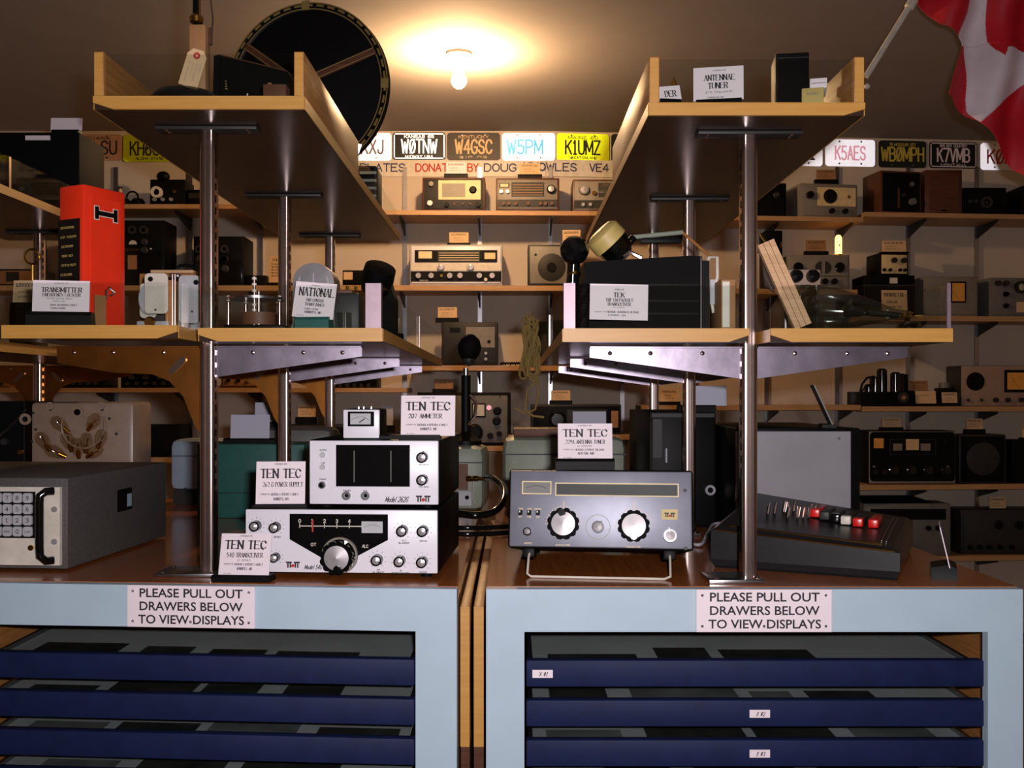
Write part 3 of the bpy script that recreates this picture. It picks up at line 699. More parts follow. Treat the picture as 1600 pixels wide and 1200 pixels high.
def big_knob(px, py, spin):
    o = d.knob(px, py, 25, 'matt_black', None, 'flute', d=.02, name='tuning_knob'); u = d.Y/F
    MB().lathe([(0, .0232), (18.5*u, .0203), (19.5*u, .018)], (0, 0, 0), (0, -1, 0), 32).build('knob_cap', 'knob_silver', o, True)
    MB().lathe([(0, .027), (5.5*u, .027), (6.5*u, .02)], (spin[0]*u, 0, spin[1]*u), (0, -1, 0), 16).build('finger_spinner', 'gloss_black', o, True)
    k = MB()
    for i in range(19):
        a = math.radians(-90+10*i); k.m = Matrix.Rotation(a, 4, 'Y'); k.box(-.0006, .0006, -.0021, -.001, 26.5*u, 29*u)
    k.build('scale_ring', 'cream', o)
big_knob(880, 820, (-2, 17)); big_knob(990, 822, (0, -16))
d.rect(879, 880.6, 785, 796, 'cream', 'index_line', .001); d.rect(990.5, 992, 783, 794, 'cream', 'index_line', .001)
d.knob(934, 824, 10, 'gloss_black', 'knob_silver', d=.016, mark=35); d.knob(1046, 836, 11, 'gloss_black', 'knob_silver', d=.016, mark=-10); d.knob(823, 833, 7, 'gloss_black', 'knob_silver', d=.013)
MB().lathe([(18.5*d.Y/F, .0007), (19.6*d.Y/F, .0007)], (d.x(934), -.001, d.z(824)), (0, -1, 0), 28).build('scale_ring', 'pale_green', d.t)
for px in (811, 825, 839):
    o = d.rect(px-3.4, px+3.4, 799, 807, 'gloss_black', 'slide_switch', .003); d.rect(px-2, px, 800, 803, 'off_white', 'slide', .005, o)
k = MB()
for s_, a, b, c in (('TUNE', 808, 815, 796), ('SWR', 822, 829, 796), ('BYPASS', 833, 844, 796), ('OFF', 808, 814, 808.5), ('FWD', 822, 828, 808.5), ('ANT', 836, 842, 808.5), ('OUTPUT', 818, 830, 850), ('CAPACITOR', 868, 890, 852), ('INDUCTOR', 978, 1000, 853)):
    strokes(k, s_, d.x(a), d.x(b), d.z(c+2.4), d.z(c), -.0016, .2)
k.build('lettering', 'cream', d.t)
d.rect(1033, 1058, 795, 811, 'yellow_band', 'badge_plate', .0006); maker_badge(d, 1046, 804, 17)
for px, py in ((1070, 765), (1070, 855)): d.knob(px, py, 3, 'dark_grey', d=.002, name='panel_screw')
yb = -.03
k = MB(); k.tube([(d.x(826), .03, zf+.002), (d.x(825), 0, .03), (d.x(826), yb, .001), (d.x(832), yb-.004, -.0033), (d.x(935), yb-.004, -.0033), (d.x(1036), yb-.004, -.0033), (d.x(1045), yb, .001), (d.x(1046), 0, .03), (d.x(1046), .03, zf+.002)], .0022, 8)
k.build('wire_bail', 'off_white', d.t, True)
for a in (822, 1044):
    MB().rbox(d.x(a-8), d.x(a+12), .01, .05, zf-.016, zf+.003, .003).build('bail_socket', 'black', d.t, True)
card('TEN TEC 229A antenna tuner card standing on top of the tuner', 872, 957, 662, 718, 1.845, at.z0+at.h*.988-.003, tt('229A ANTENNA TUNER', ps('2 6'), ps('5 6 5'), 'AUSTIN, MB', .86), base=(868, 960), tilt=.12)

# ================================================================ keyer with coloured bars, turned towards the middle
t = thing('keyer_console', 'low black console with a row of red, black and white key bars and chrome levers', 'console', (.671, 1.738, CT), -25)
Wk, Dk = .33, .37
def ht(u, v):                                      # height of the sloping top: u along the front (0 = left), v back
    a = u/Wk; b = v/Dk; return (1-a)*((1-b)*.078+b*.108)+a*((1-b)*.056+b*.070)
cs = [(-Wk, 0), (0, 0), (0, Dk), (-Wk, Dk)]
vs = [(x+(.004 if x < -.1 else -.004), y+(.004 if y < .1 else -.004), .004) for x, y in cs]+[(x, y, .016) for x, y in cs]+[(x, y, ht(x+Wk, y)-.008) for x, y in cs]+[(x+(.012 if x < -.1 else -.012), y+(.012 if y < .1 else -.012), ht(x+Wk, y)) for x, y in cs]
fs = [(3, 2, 1, 0), (12, 13, 14, 15)]+[(l*4+i, l*4+(i+1) % 4, l*4+4+(i+1) % 4, l*4+4+i) for l in range(3) for i in range(4)]
mb = MB(); mb.add(vs, fs); mb.build('case', 'console_black', t)
box('base_skirt', 'matt_black', t, -Wk+.006, -.006, .004, Dk-.006, 0, .0165)
box('front_plate', 'console_black', t, -Wk+.01, -.008, -.0012, .002, .018, .044)
k = MB(); L = [(-Wk+.006, .0), (-.006, .0)]
k.tube([(-Wk+.008, -.0005, ht(0.008, 0)-.006), (-.008, -.0005, ht(Wk-.008, 0)-.006)], .0016, 6); k.tube([(-Wk+.03, .018, ht(.03, .02)+.0005), (-.03, .018, ht(Wk-.03, .02)+.0005)], .0014, 6); k.build('wood_reflection_trim', 'brass', t)  # added strips drawing the wood's reflected lines on the glossy edges
k = MB()
for x in (-.026, -.034): k.tube([(x, .05, ht(Wk+x, .05)+.0005), (x, Dk-.05, ht(Wk+x, Dk-.05)+.0005)], .0008, 6)
k.build('edge_trim', 'steel', t)
bars = [('key_red', .158, .204), ('dark_grey', .178, .190), ('gloss_black', .199, .180), ('off_white', .220, .172), ('key_red', .243, .166), ('key_red', .270, .176)]
for i, (m_, u, v) in enumerate(bars):
    x = u-Wk; zz = ht(u, v)+.010
    k = MB(); k.rbox(x-.0095, x+.0095, v, v+.022, ht(u, v)-.001, zz+.006, .003); o = k.build('key_bar', m_, t, True)
    mm = 'key_red' if m_ == 'key_red' and i in (0, 5) else 'dark_grey'
    MB().rbox(x-.009, x+.009, v+.022, v+.105, ht(u, v), zz+.005, .003).build('key_shank', mm, o, True)
for u, v in ((a_+.036, b_-.025) for a_, b_ in ((.035, .20), (.046, .212), (.058, .245), (.066, .238), (.075, .262), (.075, .19), (.092, .205), (.102, .213), (.111, .222), (.108, .25), (.117, .258), (.123, .268))):
    z = ht(u, v); MB().cyl((u-Wk, v, z-.001), (u-Wk+.003, v+.004, z+.020), .003, n=8).build('lever', 'chrome', t, True)
# card seen edge-on at the end of the worktop
t = thing('name_card', 'card seen edge-on in a black stand at the far end of the worktop', 'card', (PX(1483, 1.78), 1.78, CT), 68)
MB().prism([(-.035, -.012, 0), (-.035, -.012, .02), (-.035, .0, .026), (-.035, .03, .02), (-.035, .03, 0)], (.07, 0, 0)).build('stand', 'black', t)
c = box('card', 'paper', t, -.045, .045, -.0008, .0008, 0, .072); c.location = (0, 0, .022); c.rotation_euler = (-.22, 0, 0)

# ================================================================ things standing farther back on the worktops
d = Dev('equipment_case', 'tall black case with a pale grey side panel behind the coloured key console', 'equipment', 1150, 1345, 669, 2.25, CT, .5, 'black', None, 0, r=.003)
d.rect(1150, 1328, 674, 830, 'panel_grey', 'side_panel', .004); d.knob(1310, 685, 2.6, 'steel', d=.004, name='panel_screw')
eq = d
t = thing('leaning_plate', 'dark plate leaning at a slant on top of the pale grey panelled case', 'card', (PX(1296, 2.3), 2.3, on_top(eq)), 78)
MB().box(-.05, .05, -.01, .02, 0, .008).build('stand', 'black', t)
c = box('card', 'mid_grey', t, -.05, .05, -.0015, .0015, 0, .10); c.location = (0, -.003, .006); c.rotation_euler = (-.42, 0, 0)
d = Dev('black_cabinet', 'tall black cabinet set standing behind the tuner posts', 'radio', 1015, 1119, 643, 2.42, CT, .42, 'black', 'black', 0, feet=.004)
d.knob(1108, 765, 8, 'steel', style='ring', name='jack'); d.rect(1020, 1034, 655, 715, 'dark_grey', 'grille', .003); d.rect(1018, 1116, 646, 652, 'dark_grey', 'trim_bar', .004)
for i in range(7): d.knob(1041, 702+i*3.2, 1.6, 'light_grey', d=.002, name='toggle')
card('blank card back on the tall black cabinet', 1086, 1136, 603, 634, 2.5, on_top(d), base=(1060, 1118), face='paper_back', tilt=.12, rz=2)
d = Dev('portable_set', 'wide pale green portable set mostly hidden behind the tuner', 'radio', 785, 980, 683, 2.72, CT, .2, 'pale_green', None, 0, r=.03)
d.rect(786, 979, 709, 711, 'dark_grey', 'lid_seam', .0008)
MB().rbox(-d.w/2+.03, d.w/2-.06, .03, .17, d.h, d.h+.022, .004).build('leather_lid', 'brown_leather', d.t, True)
pgw = d
card('blank card back behind the TEN TEC tuner card', 895, 947, 643, 668, 2.8, on_top(pgw)+.022, base=(892, 950), face='paper_back', tilt=.1)
d = Dev('portable_set', 'narrow pale green upright set with a brass cable connector', 'radio', 652, 757, 697, 2.78, CT, .2, 'pale_green', None, -3, r=.028)
ngs = on_top(d); d.rect(653, 756, 722, 723.5, 'dark_grey', 'lid_seam', .0006)
d.rect(716, 731, 725, 765, 'brown_leather', 'latch_strap', .006); o = d.rect(712, 737, 767, 790, 'light_grey', 'socket_plate', .003); d.knob(730, 777, 3.5, 'matt_black', d=.004, name='socket')
k = MB(); k.cyl((d.x(731), -.02, d.z(747)), (d.x(748), -.03, d.z(746)), .008, n=12); k.cyl((d.x(748), -.03, d.z(746)), (d.x(758), -.034, d.z(746)), .0055, n=12); k.build('cable_connector', 'brass', d.t, True)
k = MB(); k.tube([(d.x(733), -.03, d.z(741)), (d.x(738), -.034, d.z(740)), (d.x(741), -.03, d.z(748)), (d.x(740), -.02, d.z(780)), (d.x(744), -.02, d.z(786))], .0009, 5); k.build('tie_string', 'off_white', d.t)
def cable(label, pts, r, m='gloss_black', smooth=8, name='cable'):
    p = [Vector(q) for q in pts]; out = []
    for i in range(len(p)-1):                       # Catmull-Rom through the points
        a, b, c, e = p[max(i-1, 0)], p[i], p[i+1], p[min(i+2, len(p)-1)]
        for k in range(smooth):
            t = k/smooth; out.append(.5*((2*b)+(c-a)*t+(2*a-5*b+4*c-e)*t*t+(3*b-a-3*c+e)*t**3))
    out.append(p[-1]); return tag(MB().tube(out, r, 10).build(name, m, None, True), label, 'cable')
cable('thick black coaxial cable looping from the brass connector', [P(761, 746, 2.728), P(772, 748, 2.66), P(786, 762, 2.58), P(786, 782, 2.5), P(772, 799, 2.45), P(745, 805, 2.42), P(715, 803, 2.44), (PX(690, 2.5), 2.52, CT+.012), (PX(670, 2.55), 2.6, CT+.012)], .0095)
for i, (py, dy) in enumerate(((826, 0), (836, .0))):
    Y0 = .321*F/(py+5-HY)
    cable('black cable running across the gap between the cabinets, %s the other one' % ('behind' if i == 0 else 'in front of'),
          [(PX(640, Y0), Y0+.1, CT+.008), (PX(700, Y0), Y0+.01, CT+.008), (PX(730, Y0), Y0-.01, CT+.011), (PX(765, Y0), Y0+.01, CT+.009), (PX(815, Y0), Y0+.05, CT+.008)], .006)
cable('thin grey lead with a metal plug lying beside the tuner', [P(1140, 817, 2.38), P(1115, 819, 2.37), P(1106, 832, 2.26), (PX(1092, 2.12), 2.12, CT+.006), (PX(1060, 2.2), 2.25, CT+.006)], .0035, 'light_grey')

t = thing('desk_microphone', 'black desk microphone on a straight stalk rising behind the ammeter card', 'microphone', (PX(728, 2.86), 2.86, ngs)); zt = PZ(548, 2.86)-ngs
MB().lathe([(0, 0), (.045, 0), (.045, .012), (.02, .03), (.012, .04)], (0, 0, 0)).build('base', 'black', t, True)
MB().cyl((0, 0, .035), (0, 0, zt-.07), .0135, n=14).build('stalk', 'black', t, True)
MB().cyl((0, 0, zt-.072), (0, 0, zt-.05), .008, n=12).build('collar', 'steel', t, True)
MB().ball((.008, 0, zt-.026), .018).build('swivel', 'dark_grey', t, True)
MB().lathe([(0, -.036), (.021, -.033), (.031, -.015), (.034, .005), (.026, .026), (.01, .039), (0, .041)], (.01, 0, zt+.008), (.15, -.35, 1), 20).build('head', 'matt_black', t, True)
k = MB(); k.tube([(.012, -.012, .14), (.03, -.018, .12), (.026, -.028, .08), (.006, -.03, .06), (.024, -.02, .05)], .005, 8); k.build('talk_lever', 'chrome', t, True)
# teal case and the pale blue case behind the first post
d = Dev('teal_case', 'teal green metal case standing behind the transceiver', 'case', 305, 476, 694, 2.62, CT, .17, 'teal', None, -3, r=.004)
d.rect(330, 472, 770, 771, 'dark_grey', 'lid_seam', .0006); tc_ = d
card('blank card back leaning on the teal case', 360, 421, 648, 686, 2.65, on_top(tc_), base=(350, 430), face='paper_back', tilt=.1)
d = Dev('round_cornered_case', 'pale blue round-cornered case beside the first chrome post', 'case', 262, 372, 687, 2.95, CT+.04, .14, 'pale_blue', None, -3, r=.022)
d.rect(264, 370, 712, 713, 'dark_grey', 'lid_seam', .0006)
box('base_plinth', 'dark_grey', d.t, -d.w/2+.01, d.w/2-.01, .01, .13, -.04, .002)
k = MB()
for i in range(7):
    r_ = random.Random(i); k.add([(d.x(283+r_.random()*24), -.0012, d.z(760+r_.random()*18)) for _ in range(3)], [(0, 1, 2)])
k.build('worn_print', 'ink', d.t)
d = Dev('grey_case', 'rounded dark grey case behind the teal case', 'case', 392, 520, 668, 2.81, CT, .14, 'mid_grey', None, -3, r=.03)
card('blank card back standing on the rounded dark grey case', 398, 443, 629, 660, 2.84, on_top(d), base=(396, 446), face='paper_back', tilt=.1)
# beige panel with a cluster of glass bulbs
d = Dev('bulb_panel', 'worn beige plastic case with a cluster of golden glass bulbs on its face', 'equipment', 46, 208, 628, 2.6, CT, .14, 'beige_plastic', None, 0, r=.012)
d.knob(122, 644, 9, 'beige_plastic', style='ring', d=.004, name='socket_ring'); d.knob(122, 644, 5.5, 'gloss_black', d=.006, name='dark_button')
k = MB(); k.tube([(d.x(100+0), -.004, d.z(652))]+[(d.x(133+34*math.cos(a)), -.012, d.z(664+36*math.sin(a))) for a in [math.pi*(1-i/12) for i in range(13)]]+[(d.x(163), -.004, d.z(650))], .0035, 8); k.build('bail_ring', 'beige_plastic', d.t, True)
for i, (px, py, an) in enumerate(((98, 664, -40), (148, 660, 40), (72, 690, -25), (160, 686, 25), (110, 690, -10), (138, 692, 12), (124, 700, 0), (90, 706, -60), (150, 706, 60))):
    k = MB(); k.m = Matrix.Translation((d.x(px), -.012, d.z(py))) @ Matrix.Rotation(math.radians(an), 4, 'Y') @ Matrix.Rotation(.4, 4, 'X')
    k.lathe([(0, -.03), (.012, -.024), (.017, -.008), (.013, .012), (.006, .024)], (0, 0, 0), (0, 0, -1), 14); o = k.build('glass_bulb', 'tube_glass', d.t, True)
    k2 = MB(); k2.m = k.m; k2.cyl((0, 0, -.028), (0, 0, -.008), .006, n=10); k2.cyl((0, 0, -.01), (.004, 0, .015), .0016, n=6); k2.build('bulb_cap', 'gold', o, True)
for px, py in ((79, 640), (160, 640), (171, 654), (182, 678), (52, 645), (56, 671), (50, 690)): d.knob(px, py, 2.2, 'dark_grey', d=.001, name='drill_hole')
for px, py in ((79, 634), (158, 634)): d.hole(px, py, 6, 'beige_plastic', 'hinge_eye')
d.hole(40, 655, 9, 'beige_plastic', 'side_ring')
o = Dev('black_set', 'black set beside the beige bulb panel', 'radio', -90, 38, 627, 2.7, CT, .18, 'black', 'matt_black', 0); o.knob(34, 706, 4, 'brass', name='lamp'); o.knob(10, 690, 6, 'dark_grey')
cable('thin black lead draped over the black set', [P(40, 640, 2.6), P(28, 655, 2.62), P(10, 672, 2.66), P(-12, 690, 2.66), P(-30, 700, 2.66)], .003, 'dark_grey')

# ================================================================ tray with the orange locator box
t = thing('locator_box', 'bright orange emergency locator box with a black lettered plate', 'box', (PX(130, 1.75), 1.75, MLL), -27)
w_, d_, h_ = .062, .093, .252
MB().rbox(-w_, 0, 0, d_, 0, h_, .005).build('case', 'orange_red', t, True)
k = MB(); k.box(-w_+.0005, -.008, -.0015, .001, .02, .192); pl = k.build('data_plate', 'gloss_black', t)
k = MB()
for i in range(10):
    r_ = random.Random(i+3); z = .18-i*.0165; a = -w_+.006+r_.random()*.006; b = -.014-r_.random()*.012
    strokes(k, ps(('9', '3 5', '7', '4 3', '8', '2 6', '5 3', '9', '4 4', '6')[i], i), a, b, z-.0045, z, -.0017, .2)
k.build('lettering', 'yellow_band', pl)
k = MB(); k.box(-.0003, .0016, .016, .08, .012, h_-.02); pan = k.build('side_panel', 'orange_red', t)
k = MB(); k.box(.001, .003, .026, .068, h_-.051, h_-.043)
for y in (.023, .064): k.box(.001, .003, y, y+.008, h_-.058, h_-.036)
k.build('carry_grip', 'gloss_black', pan)
k = MB(); k.box(.001, .0022, .0245, .0695, h_-.0525, h_-.0415)
for y in (.0215, .0625): k.box(.001, .0022, y, y+.011, h_-.0595, h_-.0345)
k.build('grip_outline', 'off_white', pan)
k = MB(); k.tube([(.005, .045, .055), (.01, .04, .068), (.006, .05, .075), (.012, .058, .066), (.008, .05, .06)], .0022, 6); k.build('tie_wire', 'steel', t, True)
tg = box('parcel_tag', 'tan', t, .004, .0055, .03, .054, .0, .054); tg.location = (.012, -.02, .004)
card('TRANSMITTER emergency locator card in front of the orange box', 53, 137, 438, 489, 1.712, MLL, [(ps('7 2'), .06, .11, .38, .62, .14, False), ('TRANSMITTER', .22, .36, .16, .86, .2, True), ('EMERGENCY LOCATOR', .40, .49, .18, .84, .2, True), (ps('5 6 4'), .53, .58, .25, .7, .16, False), (ps('6 4'), .62, .66, .36, .58, .16, False), (ps('4 8 5'), .72, .78, .32, .78, .18, True), (ps('7 5'), .82, .88, .32, .58, .18, True)], base=(45, 141), tilt=.1, rz=10)
# air variable capacitor with white end plates
t = thing('variable_capacitor', 'large variable capacitor with white rounded end plates and grey rotor vanes', 'capacitor', (PX(258, 1.88), 1.88, MLL))
def lx(px): return PX(px, 1.88)-PX(258, 1.88)
def lz(py): return PZ(py, 1.88)-MLL
def plate(name, a, b, c, dd, y, m='white_panel', r=.008, th=.003):
    return MB().rxz(lx(a), lx(b), lz(dd), lz(c), r, y, y+th).build(name, m, t, True)
p1 = plate('end_plate', 226, 262, 427, 490, 0, 'off_white'); p2 = plate('end_plate', 276, 309, 429, 504, .012, 'light_grey'); p3 = plate('end_plate', 203, 229, 438, 494, .05, 'off_white')
for px, pn in ((235, p1), (303, p2)): MB().lathe([(0, .003), (.004, .003), (.005, 0)], (lx(px), 0 if pn is p1 else .012, lz(436 if px < 260 else 440)), (0, -1, 0), 12).build('bolt', 'black', pn, True)
for px, py in ((243, 484), (297, 486)): MB().lathe([(0, .001), (.002, .001), (.002, -.001)], (lx(px), 0 if px < 260 else .012, lz(py)), (0, -1, 0), 10).build('rivet', 'dark_grey', t)
for i in range(5):
    y = .02+i*.006
    k = MB(); pts = [(lx(226), lz(440))]+[(lx(226)-.019*math.sin(a), lz(465)+.030*math.cos(a)) for a in [math.pi*j/10 for j in range(11)]]
    k.xz(pts, y, y+.0012); k.build('rotor_vane', 'light_grey', t)
box('lower_frame', 'light_grey', t, lx(212), lx(262), .004, .09, .002, .022, r=.002); MB().lathe([(0, .006), (.008, .006), (.011, 0)], (lx(233), .003, lz(503)), (0, -1, 0), 16).build('shaft_bearing', 'brass', t, True)
for px in (268, 272): MB().cyl((lx(px), .005, 0), (lx(px), .005, lz(428)), .0014, n=8).build('tie_rod', 'chrome', t, True)
box('insulator_bar', 'side_wood', t, lx(256), lx(269), .008, .07, 0, lz(437)); MB().rbox(lx(262), lx(277), .006, .1, lz(432), lz(427), .001).build('top_bar', 'steel', t, True)
box('rear_frame', 'steel', t, lx(214), lx(306), .09, .094, 0, lz(440)); box('foot_rail', 'steel', t, lx(262), lx(306), .014, .09, 0, .004)
o = thing('wooden_carry_box', 'wooden box with a black carrying handle behind the white-plated capacitor', 'box', (PX(262, 2.1), 2.1, MLL))
a = (PX(298, 2.1)-PX(244, 2.1))/2
MB().rbox(-.06, .07, 0, .1, 0, PZ(427, 2.1)-MLL, .003).build('body', 'side_wood', o, True); zt = PZ(427, 2.1)-MLL
MB().rbox(-.035, .055, -.004, .104, zt, zt+.007, .002).build('lid', 'raw_wood', o, True)
k = MB(); k.tube([(.0, .05, zt+.005), (.0, .05, zt+.014), (.008, .05, zt+.022), (.02, .05, zt+.024), (.034, .05, zt+.022), (.042, .05, zt+.014), (.042, .05, zt+.005)], .0035, 8); k.build('handle', 'black', o, True)

# ================================================================ tray with dome shield
Y = 1.78
t = thing('rotary_condenser', 'open rotary coil with a thin round plate on bright pillars', 'component', (PX(400, Y), Y, ML)); zz = lambda py: PZ(py, Y)-ML; xx = lambda px: PX(px, Y)-PX(400, Y)
MB().lathe([(0, 0), (.05, 0), (.05, .004), (0, .004)], (0, 0, zz(469)), n=32).build('round_plate', 'steel', t, True)
for px, y in ((352, 0), (441, .0), (372, .04), (428, .045)):
    o = MB().cyl((xx(px)*.9, y, 0), (xx(px)*.9, y, zz(472)), .0035, n=10).build('pillar', 'chrome', t, True)
    MB().cyl((xx(px)*.9, y, zz(470)), (xx(px)*.9, y, zz(462)), .003, n=10).build('nut', 'off_white', o, True)
MB().cyl((-.003, 0, 0), (-.003, 0, zz(432)), .0026, n=10).build('shaft', 'chrome', t, True); MB().cyl((.006, -.004, 0), (.006, -.004, zz(456)), .005, n=12).build('bushing', 'chrome', t, True)
for py in (437, 446, 456, 478, 486): MB().cyl((-.003, 0, zz(py)), (-.003, 0, zz(py)+.004), .0042, n=10).build('ring', 'off_white', t, True)
box('base', 'black', t, -.054, .054, -.012, .06, 0, .012, r=.002); MB().lathe([(.03, .013), (.03, .035), (.026, .035), (.026, .013)], (0, .02, 0), n=24).build('coil_former', 'brown_leather', t, True)
t = thing('shield_dome', 'grey dome-topped metal shield behind the leaning NATIONAL card', 'component', (PX(489, 1.80), 1.80, ML)); w_ = .037; h_ = PZ(410, 1.80)-ML
k = MB(); pts = [(-w_, 0), (w_, 0), (w_, h_-.035)]+[(w_*math.cos(a), h_-.035+.035*math.sin(a)) for a in [math.pi*j/12 for j in range(1, 12)]]+[(-w_, h_-.035)]
k.xz(pts, .004, .07); k.build('shell', 'steel', t, True)
for x in (-.026, .0, .026): MB().tube([(x, .003, .01), (x, .003, h_-.03-abs(x)*.15), (x*.9, .006, h_-.012-abs(x)*.3)], .0012, 6).build('rib', 'light_grey', t, True)
MB().box(-w_-.002, w_+.002, 0, .074, 0, .014).build('base', 'teal', t)
card('NATIONAL transformer card leaning askew in front of the dome shield', 455, 521, 441, 497, 1.74, ML, [(ps('7 2'), .06, .1, .4, .6, .14, False), ('NATIONAL', .16, .38, .12, .96, .18, True), ('SWR CONTROL', .46, .54, .3, .75, .2, True), ('TRANSFORMER', .58, .66, .28, .75, .2, True), (ps('5 5'), .72, .77, .28, .62, .16, True), ('WINNIPEG, MB', .81, .87, .3, .7, .2, True), (ps('3 5'), .93, .96, .1, .28, .14, False)], base=(462, 516), tilt=.12, ry=.09, rz=-6, holder='teal')
t = thing('cased_transformer', 'dark cased transformer with a yellow tab beside the NATIONAL card', 'component', (PX(540, 1.86), 1.86, ML)); h_ = PZ(452, 1.86)-ML
MB().rbox(-.034, .026, 0, .06, 0, h_-.006, .006).build('case', 'dark_grey', t, True); MB().rbox(-.03, .012, .004, .05, h_-.007, h_, .002).build('lid', 'brown_leather', t, True)
MB().xz([(-.044, .03), (-.03, .03), (-.026, h_+.012), (-.036, h_+.016)], -.004, -.002).build('paper_tab', 'cream', t); MB().cyl((0, -.002, 0), (0, -.002, .04), .012, n=14).build('glass_stem', 'bulb_clear', t, True)
for x in (-.02, .0, .016): MB().cyl((x, .02, h_), (x, .02, h_+.008), .003, n=8).build('terminal', 'brass', t)
t = thing('black_horn', 'black domed horn unit behind the chrome corner strip', 'speaker', (PX(590, 2.2), 2.2, ML)); h_ = PZ(410, 2.2)-ML
MB().lathe([(0, .03), (.034, .028), (.036, 0), (.03, -.03), (0, -.034)], (0, 0, h_-.036), (.3, -.5, .8), 24).build('dome', 'black', t, True)
MB().prism([(-.03, .02, 0), (.034, .02, 0), (.034, .02, h_-.075), (.02, .02, h_-.03), (-.03, .02, h_-.03)], (0, .08, 0)).build('body', 'matt_black', t)
card('tan card in the clear-sided tray behind the chrome corner strip', 601, 623, 497, 522, 2.55, ML, small_lines(3, 1), base=(599, 626), face='paper_tan', rz=-20)

# ================================================================ pack transceiver tray
Y = 1.76
t = thing('pack_transceiver', 'long black pack transceiver case with carrying strap fittings', 'radio', (PX(1003, Y), Y, MR), 2); zz = lambda py: PZ(py, Y)-MR; xx = lambda px: PX(px, Y)-PX(1003, Y)
k = MB(); k.xz([(xx(914), 0), (xx(1098), 0), (xx(1098), zz(400)), (xx(1080), zz(399)), (xx(940), zz(408)), (xx(914), zz(410))], 0, .17); k.build('case', 'matt_black', t)
box('end_plate', 'black', t, xx(1098), xx(1110), .004, .166, .004, zz(406)); MB().cyl((xx(1096), -.001, .004), (xx(1096), -.001, zz(402)), .0016, n=8).build('edge_bead', 'steel', t, True)
for py in (445, 470, 490): box('case_rib', 'black', t, xx(912), xx(1092), -.0012, .001, zz(py)-.0015, zz(py)+.0015)
k = MB(); k.tube([(xx(1112), .06, zz(420)), (xx(1118), .04, zz(396)), (xx(1128), .03, zz(398)), (xx(1126), .02, zz(430)), (xx(1117), .02, zz(470)), (xx(1120), .02, zz(487))], .003, 8); k.build('tie_cord', 'off_white', t, True)
box('cord_clip', 'light_grey', t, xx(1113), xx(1121), .012, .016, zz(474), zz(435))
t = thing('telephone_handset', 'glossy black handset earpiece on a coiled cord', 'handset', (PX(897, 1.78), 1.78, MR)); h_ = PZ(392, 1.78)-MR
MB().lathe([(0, .024), (.014, .023), (.024, .012), (.026, 0), (.022, -.012), (.012, -.02), (0, -.021)], (0, 0, h_), (.25, -.85, .3), 28).build('earpiece', 'gloss_black', t, True)
k = MB(); k.tube([(0, .005, h_-.015), (-.002, .01, h_-.05), (-.004, .012, .06), (-.002, .012, .004)], .0115, 12); k.build('grip', 'gloss_black', t, True)
MB().cyl((0, .008, h_-.043), (0, .009, h_-.037), .0125, n=14).build('collar', 'brass', t, True)
k = MB(); n = 160; k.tube([(  .014+.0085*math.cos(i*.8), -.04+.0085*math.sin(i*.8), .004+.078*i/n) for i in range(n)], .0022, 6); k.build('coiled_cord', 'black', t, True)
t = thing('round_canister', 'yellowed round canister with glass facets lying tilted on the pack transceiver', 'canister', (PX(950, 1.84), 1.84, PZ(403, 1.76)))
c0 = P(950, 375, 1.84)-Vector(t.location); ax = Vector((-.62, -.15, .62)).normalized()
MB().lathe([(0, .032), (.026, .031), (.034, .024), (.035, 0), (0, 0)], c0-ax*.008, ax, 32).build('cap', 'yellow_band', t, True)
MB().lathe([(0, 0), (.033, 0), (.031, -.022), (0, -.022)], c0-ax*.008, ax, 12).build('glass_ring', 'bulb_clear', t); MB().lathe([(0, -.004), (.028, -.004), (.028, -.022), (.02, -.034), (0, -.034)], c0-ax*.008, ax, 16).build('socket', 'black', t, True)
q = -Vector(t.location)
MB().cyl(P(965, 400, 1.86)+q, P(990, 371, 1.87)+q, .007, n=10).build('neck', 'black', t, True)
MB().cyl(P(985, 371, 1.87)+q, P(1066, 363, 1.9)+q, .0045, n=10).build('rod', 'pale_green', t, True); MB().rbox(*(lambda a, b: (a.x, b.x, a.y-.006, a.y+.006, b.z-.003, a.z))(P(1000, 372, 1.88)+q, P(1064, 378, 1.88)+q), .002).build('rod_guard', 'black', t, True)
k = MB(); k.tube([P(975, 402, 1.8)+q, P(985, 394, 1.8)+q, P(992, 398, 1.8)+q, P(1002, 403, 1.8)+q], .004, 6); k.build('foil_wrap', 'chrome', t, True)
MB().cyl(P(1066, 363, 1.9)+q, P(1110, 401, 1.86)+q, .003, n=8).build('prop_wire', 'side_wood', t, True)
card('TEK FM packset transceiver card in front of the black pack', 921, 1012, 444, 500, 1.695, MR, [(ps('7 2'), .12, .17, .42, .58, .14, False), ('TEK', .24, .36, .41, .59, .2, True), ('VHF FM PACKSET', .4, .49, .28, .74, .2, True), ('TRANSCEIVER', .52, .6, .3, .7, .2, True), (ps('2 4'), .63, .67, .4, .6, .16, False), (ps('7 2'), .76, .8, .08, .28, .14, False), (ps('6 8 6'), .74, .8, .3, .84, .2, True), (ps('6 2'), .84, .89, .32, .62, .2, True)], base=False, tilt=.03, ry=.02)
t = thing('battery_box', 'tan box end with a white label at the rear of the pack transceiver', 'box', (PX(1137, 1.72), 1.72, MR)); MB().rbox(-.011, .014, 0, .1, 0, PZ(436, 1.72)-MR, .002).build('body', 'tan', t, True); box('label_strip', 'off_white', t, -.009, .003, -.0012, .001, .006, PZ(440, 1.72)-MR)
